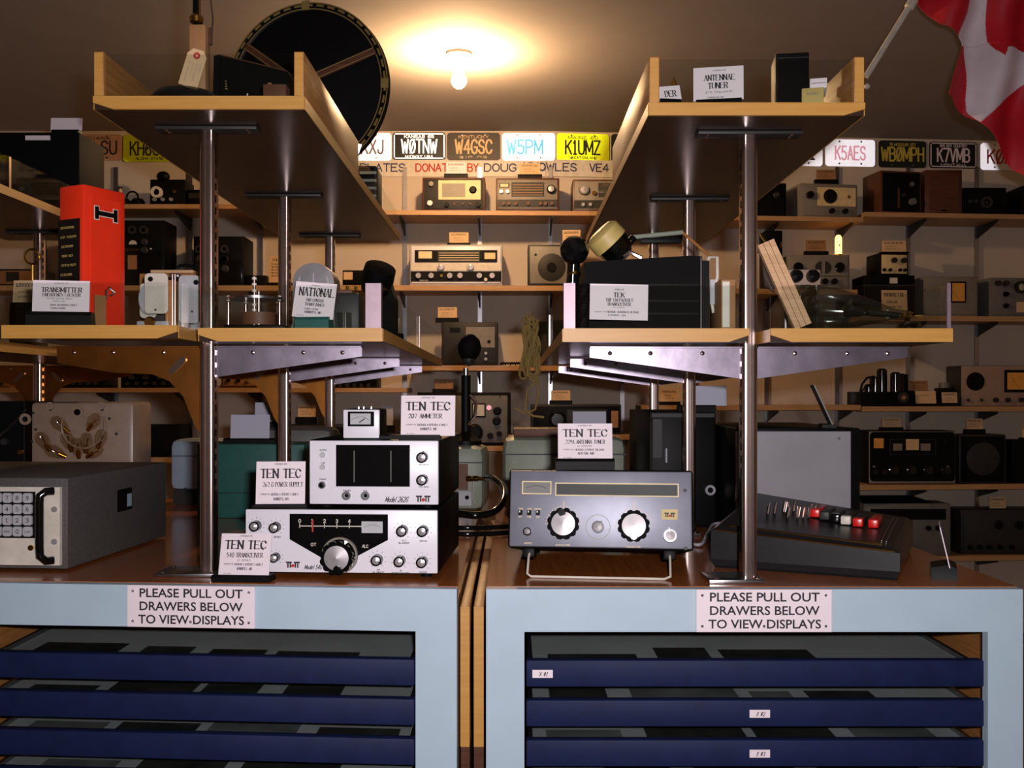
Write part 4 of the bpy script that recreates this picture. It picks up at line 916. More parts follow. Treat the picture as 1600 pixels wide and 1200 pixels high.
# hanging rope of old wire at the tray's edge
k = MB(); rr = random.Random(4)
for j in range(9):
    c = P(829+rr.uniform(-4, 4), 545+rr.uniform(-8, 10), 2.55); a_, b_ = rr.uniform(.01, .02), rr.uniform(.05, .085)
    k.tube([(c.x+a_*math.sin(2*math.pi*i/20+j)+.004*math.sin(i), c.y+.012*math.cos(2*math.pi*i/10+j), c.z+b_*math.cos(2*math.pi*i/20+j*.2)) for i in range(20)], .0034, 6, True)
w = tag(k.build('wire_hank', 'rope', None, True), 'tangled hank of old ochre wire hanging from the tray with the black pack', 'wire')
q = [P(836, 585, 2.55), P(834, 600, 2.55), P(824, 610, 2.55), P(820, 640, 2.55), P(833, 650, 2.55), P(850, 652, 2.55)]
k = MB(); k.tube(q, .003, 6); k.tube([P(838, 590, 2.55), P(842, 615, 2.54), P(836, 640, 2.55), P(822, 646, 2.56), P(804, 638, 2.56)], .003, 6); k.tube([P(832, 520, 2.55), P(836, 506, 2.55), P(842, 500, 2.55)], .003, 6); k.build('wire_tail', 'rope', w, True)['kind'] = 'stuff'

# ================================================================ tray with the glass tube
t = thing('leaning_board', 'pale unpainted wooden board leaning across the tray beside the glass tube', 'board', (PX(1256, 1.74), 1.74, MR))
a, b = Vector((0, 0, .001)), P(1197, 378, 1.74)-Vector((PX(1256, 1.74), 1.74, MR)); dv = (b-a); nn = Vector((dv.z, 0, -dv.x)).normalized()*.0155
for i in range(3):
    m0 = nn*(-1+i*2/3); m1 = nn*(-1+(i+1)*2/3-.06)
    MB().prism([a+m0+Vector((0, 0, .008)), a+m1+Vector((0, 0, .008)), b+m1, b+m0], (0, .012+.004*(i % 2), 0)).build('batten', 'raw_wood', t)
MB().prism([b+nn*.0+Vector((0, .02, 0)), b-nn+Vector((-.002, .02, -.012)), Vector((-.068, .02, .14)), Vector((-.062, .02, .08)), Vector((-.045, .02, .07))], (0, .006, 0)).build('panel', 'underside', t)
MB().tube([b+nn*.2+Vector((0, .005, -.004)), b+Vector((-.006, .005, .008)), b+Vector((-.01, .005, .016))], .0025, 8).build('hook', 'brass', t, True)
t = thing('cathode_ray_tube', 'large clear glass cathode ray tube lying on its side in the tray', 'glass tube', (PX(1330, 1.82), 1.82, MR))
k = MB(); prof = [(0, -.095), (.038, -.093), (.056, -.082), (.059, -.065), (.054, -.03), (.042, .01), (.026, .05), (.015, .075), (.013, .10), (0, .102)]
k.m = Matrix.Diagonal((1, 1, .7, 1)); k.lathe(prof, (0, 0, .0605), (1, 0, -.12), 32); k.build('glass_envelope', 'bulb_clear', t, True)
k = MB(); k.cyl((.03, 0, .039), (.085, 0, .034), .006, n=10); k.cyl((-.01, 0, .042), (.02, 0, .040), .012, .008, n=12); k.build('electron_gun', 'dark_grey', t, True); MB().cyl((.096, 0, .034), (.106, 0, .033), .009, n=12).build('tube_base', 'brass', t, True)
MB().rbox(-.07, .07, .0, .05, 0, .006, .001).build('rest_block', 'dark_grey', t)
t = thing('coil_assembly', 'clear glass coil bottles with a pale lid leaning behind the wooden board', 'component', (PX(1255, 1.9), 1.9, MR)); zz = lambda py: PZ(py, 1.9)-MR; xx = lambda px: PX(px, 1.9)-PX(1255, 1.9)
MB().lathe([(.022, 0), (.022, zz(455)), (.012, zz(446)), (.0, zz(446))], (xx(1258), 0, .0), n=20).build('glass_bottle', 'bulb_clear', t, True)
MB().rbox(xx(1222), xx(1282), -.004, .008, zz(446), zz(421), .004).build('mount_plate', 'beige_plastic', t, True)
for px in (1243, 1269): MB().lathe([(0, .012), (.011, .01), (.013, 0)], (xx(px), -.004, zz(432)), (0, -1, 0), 18).build('meter_eye', 'gloss_black', t, True)
MB().cyl((xx(1228), .0, zz(446)), (xx(1228), .0, 0), .004, n=8).build('leg', 'steel', t); MB().cyl((xx(1276), .0, zz(446)), (xx(1276), .0, 0), .004, n=8).build('leg', 'steel', t)
t = thing('glass_jar', 'small clear jar with dark contents at the far end of the glass tube', 'jar', (PX(1420, 1.83), 1.83, MR)); MB().lathe([(0, 0), (.022, 0), (.024, .012), (.02, .022), (0, .024)], (0, 0, 0)).build('jar_glass', 'bulb_clear', t, True); MB().ball((0, 0, .011), .009).build('contents', 'black', t, True); MB().cyl((-.012, -.004, .022), (.006, -.004, .04), .0012, n=6).build('wire_stem', 'brass', t)

# ================================================================ high left tray: stand, dark set, cone speaker
Y = 1.76
t = thing('pedestal_microphone', 'tan square pedestal with a chrome-fitted black shaft on a round black base', 'microphone', (PX(292, Y), Y, TLZ)); zz = lambda py: PZ(py, Y)-TLZ; xx = lambda px: PX(px, Y)-PX(292, Y)
MB().lathe([(0, .034), (.03, .033), (.052, .026), (.064, .012), (.066, 0), (0, 0)], (0, 0, 0), n=32).build('base', 'gloss_black', t, True)
MB().rbox(xx(299), xx(325), -.014, .014, .026, zz(42), .003).build('column', 'tan', t, True)
MB().cyl((xx(307), 0, zz(43)), (xx(307), 0, zz(-60)), .0065, n=14).build('shaft', 'gloss_black', t, True); MB().cyl((xx(313), -.005, zz(36)), (xx(313), -.005, zz(-50)), .0022, n=8).build('conduit', 'brass', t, True)
k = MB(); k.lathe([(.004, 0), (.011, .003), (.012, .012), (.006, .018)], (xx(307), 0, zz(38)), n=16); k.build('ferrule', 'brass', t, True)
k = MB(); k.cyl((xx(329), 0, zz(70)), (xx(330), 0, zz(44)), .0036, n=10); k.tube([(xx(331), 0, zz(46)), (xx(333), 0, zz(30)), (xx(327), 0, zz(-20))], .0016, 6); k.build('side_fitting', 'chrome', t, True)
k = MB(); k.ball((0, 0, zz(-75)), .03, (1, .7, 1)); k.build('head', 'gloss_black', t, True)
o = thing('parcel_tag', 'buff parcel tag with a red reinforcing ring tied to the tan pedestal', 'tag', P(307, 90, 1.735)); k = MB(); u = 1.735/F
k.m = Matrix.Rotation(math.radians(17), 4, 'Y'); k.xz([(-.017, -.052), (.017, -.052), (.017, .004), (.009, .014), (-.009, .014), (-.017, .004)], -.0006, .0006); c = k.build('card', 'paper_tan', o)
k2 = MB(); k2.m = k.m; k2.lathe([(.0022, .0009), (.006, .0009)], (0, 0, .003), (0, -1, 0), 16); k2.build('ring', 'ink_red', o)
k3 = MB(); k3.m = k.m @ Matrix.Rotation(math.radians(90), 4, 'Y')
for i, s_ in enumerate((ps('1 8'), ps('6'), ps('4 4'), ps('4'))): strokes(k3, s_, .01, .01+(.036, .025, .03, .014)[i], -.010+.0065*i, -.006+.0065*i, -.0009, .1, slant=.2)
k3.build('lettering', 'ink_grey', c)
t = thing('sloping_set', 'dark sloping-topped set inside the high wood-sided tray', 'radio', (PX(398, 1.95), 1.95, TLZ)); zz = lambda py: PZ(py, 1.95)-TLZ; xx = lambda px: PX(px, 1.95)-PX(398, 1.95)
MB().xz([(xx(340), 0), (xx(452), 0), (xx(448), zz(112)), (xx(344), zz(87)), (xx(336), zz(90))], .0, .2).build('case', 'matt_black', t)
MB().xz([(xx(332), 0), (xx(343), 0), (xx(345), zz(86)), (xx(335), zz(88))], -.004, .0).build('end_panel', 'black', t); MB().prism([(xx(344), -.002, zz(87)), (xx(449), -.002, zz(112)), (xx(449), .2, zz(112)), (xx(344), .2, zz(87))], (0, 0, .002)).build('lid', 'dark_wood', t)
k = MB()
for i in range(4): k.box(xx(352), xx(354+i*.6), -.0015, 0, zz(128+i*4), zz(126+i*4))
k.build('vent_marks', 'rope', t)
o = thing('red_block', 'small reddish wooden block in front of the dark sloping set', 'block', (PX(428, 1.8), 1.8, TLZ)); MB().rbox(-.02, .022, 0, .03, 0, PZ(131, 1.8)-TLZ, .002).build('block', 'brown_leather', o, True); MB().cyl((-.01, .01, PZ(131, 1.8)-TLZ), (-.01, .01, PZ(131, 1.8)-TLZ+.004), .004, n=10).build('peg', 'side_wood', o)
o = thing('glass_insulator', 'small pale glass oddment beside the reddish wooden block', 'component', (PX(385, 1.78), 1.78, TLZ)); MB().lathe([(0, 0), (.012, 0), (.013, .006), (.006, .014), (.004, .02), (0, .021)], (0, 0, 0)).build('glass', 'bulb_clear', o, True); MB().cyl((0, 0, .019), (.002, 0, .034), .0012, n=6).build('pin', 'off_white', o)
# cone speaker
Y = 2.6; c = P(480, 140, Y); R = 134*Y/F
t = thing('cone_speaker', 'large round black paper cone speaker with an ornate brass-toned rim', 'speaker', (c.x, Y, TLZ), -12); zc = c.z-TLZ
MB().lathe([(0, .05), (.012, .05), (R*.5, .03), (R*.92, .004), (R*.93, -.004), (R*.5, .02), (0, .04)], (0, 0, zc), (0, -1, 0), 64).build('cone', 'matt_black', t, True)
MB().lathe([(R*.9, .004), (R*.93, .009), (R, .009), (R, -.012), (R*.9, -.012)], (0, 0, zc), (0, -1, 0), 72).build('rim', 'black', t, True)
k = MB()
for i in range(44):
    a0 = 2*math.pi*i/44; 
    k.tube([(R*.965*math.sin(a0+.03*j), -.0095, zc+R*.965*math.cos(a0+.03*j)) for j in range(4)], .0028, 5)
    if i % 11 == 0: k.box(R*.965*math.sin(a0)-.01, R*.965*math.sin(a0)+.01, -.012, -.008, zc+R*.965*math.cos(a0)-.012, zc+R*.965*math.cos(a0)+.012)
for r_ in (.925, .995): k.tube([(R*r_*math.sin(2*math.pi*i/60), -.009, zc+R*r_*math.cos(2*math.pi*i/60)) for i in range(60)], .0016, 5, True)
k.build('rim_ornament', 'rope', t, True)
for an in (66, 186, 306):
    k = MB(); k.m = Matrix.Translation((0, 0, zc)) @ Matrix.Rotation(math.radians(an), 4, 'Y'); k.prism([(-.01, -.045, .02), (.01, -.045, .02), (.01, -.01, R*.93), (-.01, -.01, R*.93)], (0, -.003, 0)); o = k.build('spoke', 'dark_wood', t)
    k = MB(); k.m = Matrix.Translation((0, 0, zc)) @ Matrix.Rotation(math.radians(an), 4, 'Y')
    for x in (-.007, .007): k.tube([(x, -.0495, .03), (x, -.0145, R*.92)], .0015, 5)
    k.build('spoke_trim', 'rope', o, True)
MB().lathe([(0, .058), (.014, .056), (.018, .045), (.018, .03)], (0, 0, zc), (0, -1, 0), 20).build('hub', 'brass', t, True)
k = MB(); k.rbox(-.07, .07, -.03, .09, 0, .02, .006); k.rbox(-.02, .02, .02, .05, .015, zc-R*.9, .004); k.build('stand', 'black', t, True)
t = thing('rod_sign', 'small white lettered plate on a brass rod in the cone speaker tray', 'sign', (-.392, 2.42, TLZ), -8); zt = PZ(238, 2.42)-TLZ
MB().lathe([(0, 0), (.018, 0), (.018, .005), (0, .009)], (.012, 0, 0)).build('foot', 'brass', t, True); MB().cyl((.012, .002, .005), (.012, .002, zt+.02), .0022, n=8).build('rod', 'brass', t, True)
k = MB(); k.m = Matrix.Rotation(math.radians(14), 4, 'Y'); k.m.translation = (0, -.001, zt); k.xz([(-.026, -.026), (.02, -.03), (.026, .024), (-.022, .028)], -.001, .001); o = k.build('plate', 'sheeting_white', t)
k2 = MB(); k2.m = k.m; strokes(k2, ps('3'), -.014, .014, -.012, .012, -.0014, .12); k2.build('lettering', 'ink', o)
d = Dev('small_instrument', 'small dark instrument with pale strips behind the brass rod sign', 'meter', 552, 588, 258, 2.72, TLZ, .12, 'dark_grey', 'black', 0); row_ = [d.rect(562, 588, 268+i*12, 272+i*12, 'pale_green', 'strip', .002) for i in range(4)]
# ================================================================ high right tray
card('ANTENNAE TUNER card standing in the high wood-sided tray', 1084, 1161, 103, 157, 1.70, TRZ, [(ps('7 2'), .08, .13, .4, .65, .14, False), ('ANTENNAE', .24, .40, .22, .82, .18, True), ('TUNER', .48, .64, .3, .68, .18, True), (ps('3 7'), .72, .78, .25, .78, .16, False), (ps('8 2'), .88, .93, .28, .6, .16, True)], base=(1088, 1158), tilt=.1, rz=-10, block=.02)
card('card partly hidden by the side board of the high tray', 1024, 1066, 134, 157, 1.72, TRZ, [('   DER', .35, .75, .1, .8, .16, True)], base=(1030, 1064), tilt=.15, rz=8, ry=-.12, block=.02)
t = thing('pointed_finial', 'small gilt pointed finial behind the half-hidden card', 'ornament', (PX(1053, 1.8), 1.8, TRZ)); h_ = PZ(119, 1.8)-TRZ
MB().lathe([(.012, 0), (.011, h_*.5), (.009, h_*.75), (0, h_)], (0, 0, 0), n=16).build('cone', 'gold', t, True); MB().lathe([(0, 0), (.016, 0), (.016, .006), (0, .006)], (0, 0, 0), n=16).build('foot', 'brass', t, True)
d = Dev('black_box', 'plain black box standing upright in the high tray', 'box', 1213, 1264, 81, 1.74, TRZ, .07, 'black', 'matt_black', -8, r=.002, inset=2); d.rect(1216, 1262, 90, 91, 'dark_grey', 'lid_seam', .0008)
box('side_label', 'tan', d.t, -d.w/2-.001, -d.w/2+.001, .01, .06, .02, .07)
t = thing('small_carton', 'small yellow carton at the front of the high tray', 'box', (PX(1270, 1.70), 1.70, TRZ), -14); h1 = PZ(137, 1.70)-TRZ
MB().rbox(-.018, .018, 0, .06, 0, h1, .001).build('carton', 'yellow_band', t, True); strokes(MB(), ps('6'), -.01, .01, h1-.012, h1-.007, -.0004, .16).build('lettering', 'ink_grey', t)
o = thing('small_carton', 'small white carton lying on the yellow carton', 'box', (PX(1279, 1.70), 1.70, TRZ+h1), -14); MB().rbox(-.014, .014, .002, .058, 0, .017, .001).build('carton', 'paper', o, True); MB().box(-.012, .012, .0015, .0022, .008, .009).build('flap_seam', 'ink_grey', o)
t = thing('wood_blocks', 'leaning tan wooden block beside the right side board of the high tray', 'block', (PX(1322, 1.72), 1.72, TRZ)); MB().xz([(-.014, 0), (.014, 0), (.012, .046), (-.008, .06), (-.014, .04)], 0, .08).build('block', 'raw_wood', t); MB().xz([(-.01, .036), (.01, .046), (.0, .066)], .02, .07).build('wedge', 'tan', t)
# dark box on the high tray of the far-left unit
d = Dev('large_dark_box', 'large dark wooden box with a paper label on the far-left high tray', 'box', -51, 123, 206, 2.84, TLZ, .18, 'matt_black', None, 0, r=.003); d.rect(40, 78, 212, 219, 'paper', 'label', .001); d.text(ps('6 8'), 44, 74, 214, 216.5)
card('blank pinkish card standing on the large dark box', 79, 128, 184, 204, 2.86, on_top(d), base=(82, 124), tilt=.1, face='paper', block=.02)
for i, (px, m_) in enumerate(((20, 'pale_green'), (48, 'tan'))):
    pass
t = thing('ring_lamp', 'brass ring standing on the clear-walled tray by the far-left post', 'component', (PX(50, 2.6), 2.6, ML)); zz = PZ(401, 2.6)-ML
MB().tube([(.019*math.cos(2*math.pi*i/24), 0, zz+.019*math.sin(2*math.pi*i/24)) for i in range(24)], .003, 8, True).build('ring', 'gold', t, True); MB().cyl((0, .004, 0), (0, .004, zz-.017), .004, n=8).build('stem', 'brass', t); MB().lathe([(0, 0), (.03, 0), (.03, .006), (0, .01)], (0, 0, 0)).build('foot', 'black', t, True)
card('yellowish card on the tray behind the TRANSMITTER card', 20, 62, 438, 474, 2.3, ML, small_lines(3, 0), face='paper_tan', tilt=.1)
# ================================================================ sets on the back wall shelves
def WD(key, name, label, cat, px0, px1, py0, depth=.2, case='dark_grey', panel=None, off=.03, **k):
    Y = wallY((px0+px1)/2)-.30+off
    return Dev(name, label, cat, px0, px1, py0, Y, SH[key][0]+.0005, min(depth, .265-off), case, panel, **k)
def wcard(label, px0, px1, py0, py1, d, seed=0, face='paper_tan', dy=.03, lines=3, zb=None):
    Y = d.Y+dy; return card(label, px0, px1, py0, py1, Y, (on_top(d) if zb is None else zb)+.0005, small_lines(lines, seed) if lines else (), tilt=.08, face=face, block=.02)
def row(d, pxs, py, r, m='black', cap=None, style='plain'):
    for px in pxs: d.knob(px, py, r, m, cap, style)
# --- centre, top shelf
d = WD('c1', 'table_radio', 'brown table radio with a cream dial panel below the plates', 'radio', 660, 758, 277, .2, 'dark_wood', 'dark_grey')
f = d.rect(685, 751, 282, 312, 'cream', 'dial_panel', .004); d.rect(691, 727, 287, 308, 'warm_grey', 'dial_glass', .006, f); d.knob(739, 297, 6, 'black', style='skirt'); row(d, (674,), 288, 4, 'warm_grey'); row(d, (672,), 318, 4.5, 'knob_silver'); row(d, (698, 747), 320, 4); row(d, (710, 723, 735), 319, 1.6, 'brown_leather')
wcard('glowing-edged card clipped on the cream-dialled table radio', 697, 728, 253, 272, d, 0, 'paper')
d = WD('c1', 'table_radio', 'brown communications receiver with a wide slide-rule dial', 'radio', 775, 874, 278, .2, 'dark_wood', 'warm_grey')
d.rect(799, 850, 285, 307, 'dark_grey', 'dial_glass', .004)
k = MB()
for i in range(5): k.box(d.x(801), d.x(848), -.0058, -.004, d.z(289.6+i*4), d.z(288.6+i*4))
k.build('dial_scale', 'tan', d.t); f = d.rect(780, 796, 286, 293, 'dark_grey', 'meter', .003); d.rect(782, 794, 287.5, 292, 'cream', 'meter_face', .004, f)
row(d, (783, 793), 300, 3, 'knob_silver'); d.knob(861, 296, 7, 'black', 'knob_silver'); d.rect(778, 871, 312, 324, 'dark_grey', 'control_strip', .002); row(d, (787, 795, 806, 825, 844, 852, 862), 318.5, 3, 'brown_leather', y0=-.004) if False else row(d, (787, 795, 806, 825, 844, 852, 862), 318.5, 3, 'brown_leather')
wcard('tan card standing on the slide-rule receiver', 812, 844, 255, 273, d, 1)
d = WD('c1', 'table_radio', 'small brown receiver half hidden by the high tray edge', 'radio', 895, 990, 280, .2, 'dark_wood', 'warm_grey')
d.knob(912, 297, 8, 'warm_grey', 'knob_silver'); row(d, (928,), 302, 3.5, 'brass'); d.rect(897, 988, 313, 326, 'dark_grey', 'control_strip', .002); row(d, (911, 922), 320, 3, 'knob_silver'); d.rect(935, 980, 286, 308, 'dark_grey', 'dial_glass', .003)
# --- centre, second shelf
d = WD('c2', 'silver_receiver', 'bright silver receiver with a long dial window and a row of knobs', 'radio', 640, 785, 382, .22, 'light_grey', 'white_panel', r=.006)
f = d.rect(648, 777, 391, 410, 'black', 'dial_window', .003); d.rect(684, 750, 392, 409, 'dark_grey', 'dial_scale', .004, f)
k = MB()
for i in range(4): k.box(d.x(686), d.x(748), -.0062, -.0045, d.z(396+i*3.7), d.z(395+i*3.7))
k.build('scale_lines', 'cream', f); d.rect(654, 675, 393, 404, 'meter_face', 'meter_face', .005, f); d.rect(757, 774, 395, 405, 'cream', 'badge', .004, f)
d.rect(642, 783, 424, 440, 'black', 'control_strip', .002); d.rect(642, 783, 411, 423, 'off_white', 'silver_band', .002)
row(d, (689, 735), 417, 6, 'knob_silver', 'knob_silver'); row(d, (654, 674, 703, 719, 749, 769), 431, 4.5, 'knob_silver'); row(d, (690,), 431, 2.5, 'brass'); row(d, (759,), 437, 2.8, 'off_white'); d.text(ps('9'), 656, 669, 437, 439, 'off_white', y=-.0035)
wcard('pinkish card standing on the bright silver receiver', 702, 732, 363, 380, d, 2)
d = WD('c2', 'loudspeaker', 'plain brown-grey extension loudspeaker beside the silver receiver', 'speaker', 825, 893, 382, .2, 'dark_grey', 'warm_grey', r=.006); d.knob(837, 398, 2, 'black', d=.003, name='panel_screw'); d.knob(862, 418, 22, 'dark_grey', d=.002, name='speaker_cone'); d.knob(862, 418, 8, 'black', d=.006, name='dust_cap')
wcard('SPEAKER card standing on the plain extension loudspeaker', 879, 907, 359, 380, d, 2)
d = WD('c2', 'dark_speaker', 'small black speaker box beside the rear chrome post', 'speaker', 535, 600, 422, .2, 'black', 'matt_black'); wcard('little orange card against the small black speaker box', 536, 551, 426, 436, d, 0, dy=-.02, zb=SH['c2'][0]) if False else None
d.rect(537, 551, 425, 437, 'paper_tan', 'paper_label', .002); d.knob(580, 434, 8, 'dark_grey', style='skirt')
t = card('tall tan notice card behind the first and middle chrome posts', 420, 453, 400, 442, wallY(430)-.2, SH['l2'][0]+.0005, [('THE', .1, .18, .15, .45, .16, True)]+[(ps('3 4 4 4', i), .26+.11*i, .32+.11*i, .12, .9, .14, True) for i in range(5)], face='paper_tan', tilt=.06)
# --- centre, third and fourth shelves
d = WD('c3', 'grey_set', 'dark grey set with a pale square panel above the desk microphone', 'radio', 690, 778, 503, .2, 'dark_grey', 'dark_grey', r=.008)
f = d.rect(728, 773, 511, 543, 'warm_grey', 'pale_panel', .003); d.knob(764, 534, 3, 'black', d=.004, name='panel_button'); d.rect(703, 719, 512, 520, 'black', 'slot', .001); row(d, (759,), 552, 2.4, 'light_grey'); row(d, (759,), 561, 2.4, 'light_grey')
wcard('orange card standing on the dark grey set with the pale panel', 684, 714, 480, 497, d, 0)
d = WD('c3', 'framed_speaker', 'black speaker with a thin white frame behind the wire hank', 'speaker', 822, 884, 500, .18, 'black', 'off_white', r=.006, pan_r=.008); d.rect(825.5, 880.5, 503, 567, 'matt_black', 'grille_cloth', .002, r=3)
Yc = wallY(800)-.2
k = MB(); z = SH['c3'][0]+.006; k.tube([(PX(782+i*1.1, Yc), Yc+.012*math.sin(i*1.1), z+.012*abs(math.sin(i*.9))) for i in range(36)], .0045, 6); tag(k.build('coiled_lead', 'black', None, True), 'black coiled lead lying on the shelf beside the white-framed speaker', 'cable')
d = WD('c4', 'instrument', 'grey-faced instrument with a square meter and round knobs in a black case', 'meter', 652, 798, 613, .2, 'black', 'mid_grey', r=.006, inset=5)
d.meter(737, 759, 630, 652, 'off_white'); d.knob(764, 637, 4, 'pink_ink', d=.003, name='pilot_lamp'); row(d, (777,), 642, 6.5, 'black', None, 'skirt'); row(d, (776,), 658, 6.5, 'black', None, 'skirt'); row(d, (766,), 681, 5, 'black'); row(d, (780,), 678, 4.5); d.knob(741, 676, 14, 'black', style='skirt')
for px in (741, 781): d.knob(px, 620, 1.5, 'dark_grey', d=.002, name='panel_screw')
wcard('brown card standing on the grey-faced instrument', 679, 708, 592, 608, d, 1, 'tan')
d = WD('d4', 'sloping_set', 'dark wide set with a shiny curved front behind the tuner card', 'radio', 830, 971, 632, .2, 'dark_grey', 'black', r=.006); d.knob(871, 656, 14, 'gloss_black', style='skirt'); d.rect(955, 966, 642, 668, 'tan', 'grille', .003); d.rect(886, 948, 640, 670, 'dark_grey', 'dial_glass', .002)
wcard('orange-brown card standing on the wide set with the curved front', 862, 891, 610, 626, d, 0)
wcard('orange-brown card standing behind the middle tuner post', 1032, 1060, 609, 626, d, 1, zb=SH['d4'][0]) if False else None
d = WD('d4', 'dark_chassis', 'dark flat chassis on the shelf behind the tuner posts', 'equipment', 1000, 1096, 634, .2, 'black', 'matt_black'); row(d, (1015, 1030, 1050), 655, 3, 'dark_grey'); wcard('orange-brown card standing on the dark flat chassis', 1032, 1060, 608, 628, d, 1)
# --- right, top shelf
d = WD('r1', 'black_radio', 'small black radio beside the round-dial grey set', 'radio', 1150, 1229, 286, .2, 'black', 'matt_black'); d.knob(1190, 307, 3, 'brass'); d.knob(1213, 305, 5, 'dark_grey', style='skirt'); d.rect(1160, 1182, 296, 320, 'dark_grey', 'grille', .002)
d = WD('r1', 'grey_receiver', 'grey set with a big black round dial on a cream panel', 'radio', 1249, 1343, 287, .24, 'warm_grey', 'warm_grey', rz=8); f = d.rect(1276, 1339, 293, 322, 'cream', 'dial_panel', .003); d.knob(1297, 307, 12.5, 'gloss_black', style='skirt', name='dial_knob', d=.01); d.knob(1263, 306, 6, 'gloss_black'); row(d, (1299, 1321), 330, 4.5, 'gloss_black'); k = MB(); k.m = Matrix.Translation((d.x(1328), -.005, d.z(307))) @ Matrix.Rotation(math.pi/4, 4, 'Y'); k.box(-.008, .008, 0, .001, -.008, .008); k.build('badge', 'brown_leather', d.t)
wcard('thin-framed card standing on the round-dial grey set', 1276, 1306, 265, 281, d, 2, 'tan')
d = WD('q1', 'wooden_radio', 'tall wooden cabinet set with small dark dials', 'radio', 1374, 1443, 267, .2, 'dark_wood', 'black', rz=10); row(d, (1424, 1424), 288, 4, 'mid_grey'); row(d, (1426,), 315, 5.5, 'mid_grey'); row(d, (1411,), 305, 3, 'dark_grey'); d.rect(1402, 1405, 295, 325, 'dark_wood', 'pilaster', .004)
d = WD('q1', 'wooden_radio', 'plain reddish-brown wooden cabinet set with no dials', 'radio', 1446, 1504, 265, .2, 'dark_wood', 'dark_wood'); d.rect(1452, 1498, 272, 328, 'dark_wood', 'inset_panel', .002); d.rect(1470, 1480, 325, 330, 'black', 'base_notch', .001)
d = WD('q1', 'black_radio', 'low wide black set with one round dial beside the wooden cabinets', 'radio', 1505, 1573, 293, .2, 'black', 'matt_black'); d.knob(1540, 317, 9, 'dark_grey', style='ring'); d.knob(1540, 317, 3, 'dark_grey'); row(d, (1515, 1524), 315, 3, 'dark_grey')
d = WD('q1', 'black_radio', 'black set cut off by the picture edge beyond the low wide one', 'radio', 1597, 1680, 290, .2, 'black', 'matt_black'); row(d, (1620, 1650), 315, 5, 'dark_grey')
# --- right, second shelf
d = WD('r2', 'twin_dial_receiver', 'grey receiver with half-round twin dials under the small lit lamp', 'radio', 1232, 1328, 398, .2, 'warm_grey', 'warm_grey')
k = MB()
for c_, s_ in ((1283, -1), (1289, 1)): k.xz([(d.x(c_), d.z(408)), (d.x(c_), d.z(428))]+[(d.x(c_)+s_*.034*math.sin(a), d.z(418)-.034*math.cos(a)) for a in [math.pi*j/10 for j in range(1, 10)]], -.004, 0)
k.build('dial_window', 'dark_grey', d.t); row(d, (1247, 1312), 418, 8, 'gloss_black', None, 'skirt'); row(d, (1288, 1303), 440, 5, 'gloss_black'); d.rect(1234, 1326, 431, 432, 'dark_grey', 'panel_seam', .001); row(d, (1258, 1272), 440, 4, 'black')
wcard('red-bordered card standing on the twin-dial receiver', 1260, 1291, 375, 393, d, 2, 'tan')
o = thing('small_lamp', 'small tubular lamp glowing on top of the twin-dial receiver', 'lamp', (PX(1310, d.Y+.06), d.Y+.06, on_top(d)+.0005)); hh = PZ(367, d.Y+.06)-on_top(d)
MB().lathe([(.018, .0), (.019, .01), (.019, hh-.02), (.012, hh-.004), (0, hh)], (0, 0, 0), n=16).build('glass', 'lamp_glow', o, True); MB().cyl((0, 0, 0), (0, 0, .01), .021, n=16).build('cap', 'brass', o); MB().box(-.004, .004, -.021, -.018, hh*.45, hh*.52).build('filament_post', 'ink', o)
d = WD('r2', 'black_key', 'black shaded microphone stand beside the twin-dial receiver', 'microphone', 1196, 1223, 360, .14, 'black', 'matt_black', off=.08); d.rect(1219, 1222, 378, 387, 'brass', 'side_lamp', .004)
d = WD('q2', 'black_case', 'square black instrument case with a white label under the gold-faced set', 'case', 1350, 1430, 430, .2, 'black', 'matt_black'); d.rect(1390, 1402, 434, 443, 'off_white', 'label', .002); d.rect(1348, 1432, 445, 447, 'dark_grey', 'lid_seam', .003); bk = d
wcard('tan card leaning against the square black instrument case', 1378, 1418, 453, 490, d, 1, dy=-.03, zb=SH['q2'][0])
d = Dev('gold_faced_set', 'little gold-faced set with two round knobs on the black instrument case', 'radio', 1374, 1421, 395, bk.Y+.02, on_top(bk)+.0005, .17, 'black', 'cream', 6); row(d, (1396, 1412), 407, 4.5, 'gloss_black'); row(d, (1380, 1390, 1406, 1414), 422, 2.6, 'black')
wcard('tan card standing on the little gold-faced set', 1378, 1416, 376, 394, d, 0)
d = WD('q2', 'panel_meter', 'warm grey set with a framed amber window', 'meter', 1443, 1528, 432, .2, 'warm_grey', 'warm_grey'); d.meter(1485, 1509, 440, 473, 'amber_face')
d = WD('q2', 'panel_meter', 'grey panel set with a round meter and two black knobs', 'meter', 1546, 1640, 434, .2, 'mid_grey', 'mid_grey', rz=4); row(d, (1557, 1570), 443, 4.5, 'gloss_black'); row(d, (1570, 1570), 460, 4); row(d, (1570,), 478, 4); d.knob(1594, 449, 10, 'gloss_black', style='ring', name='meter'); d.knob(1594, 449, 7.5, 'meter_face', d=.003, name='meter_face'); d.rect(1588, 1610, 472, 488, 'paper_tan', 'paper_label', .002)
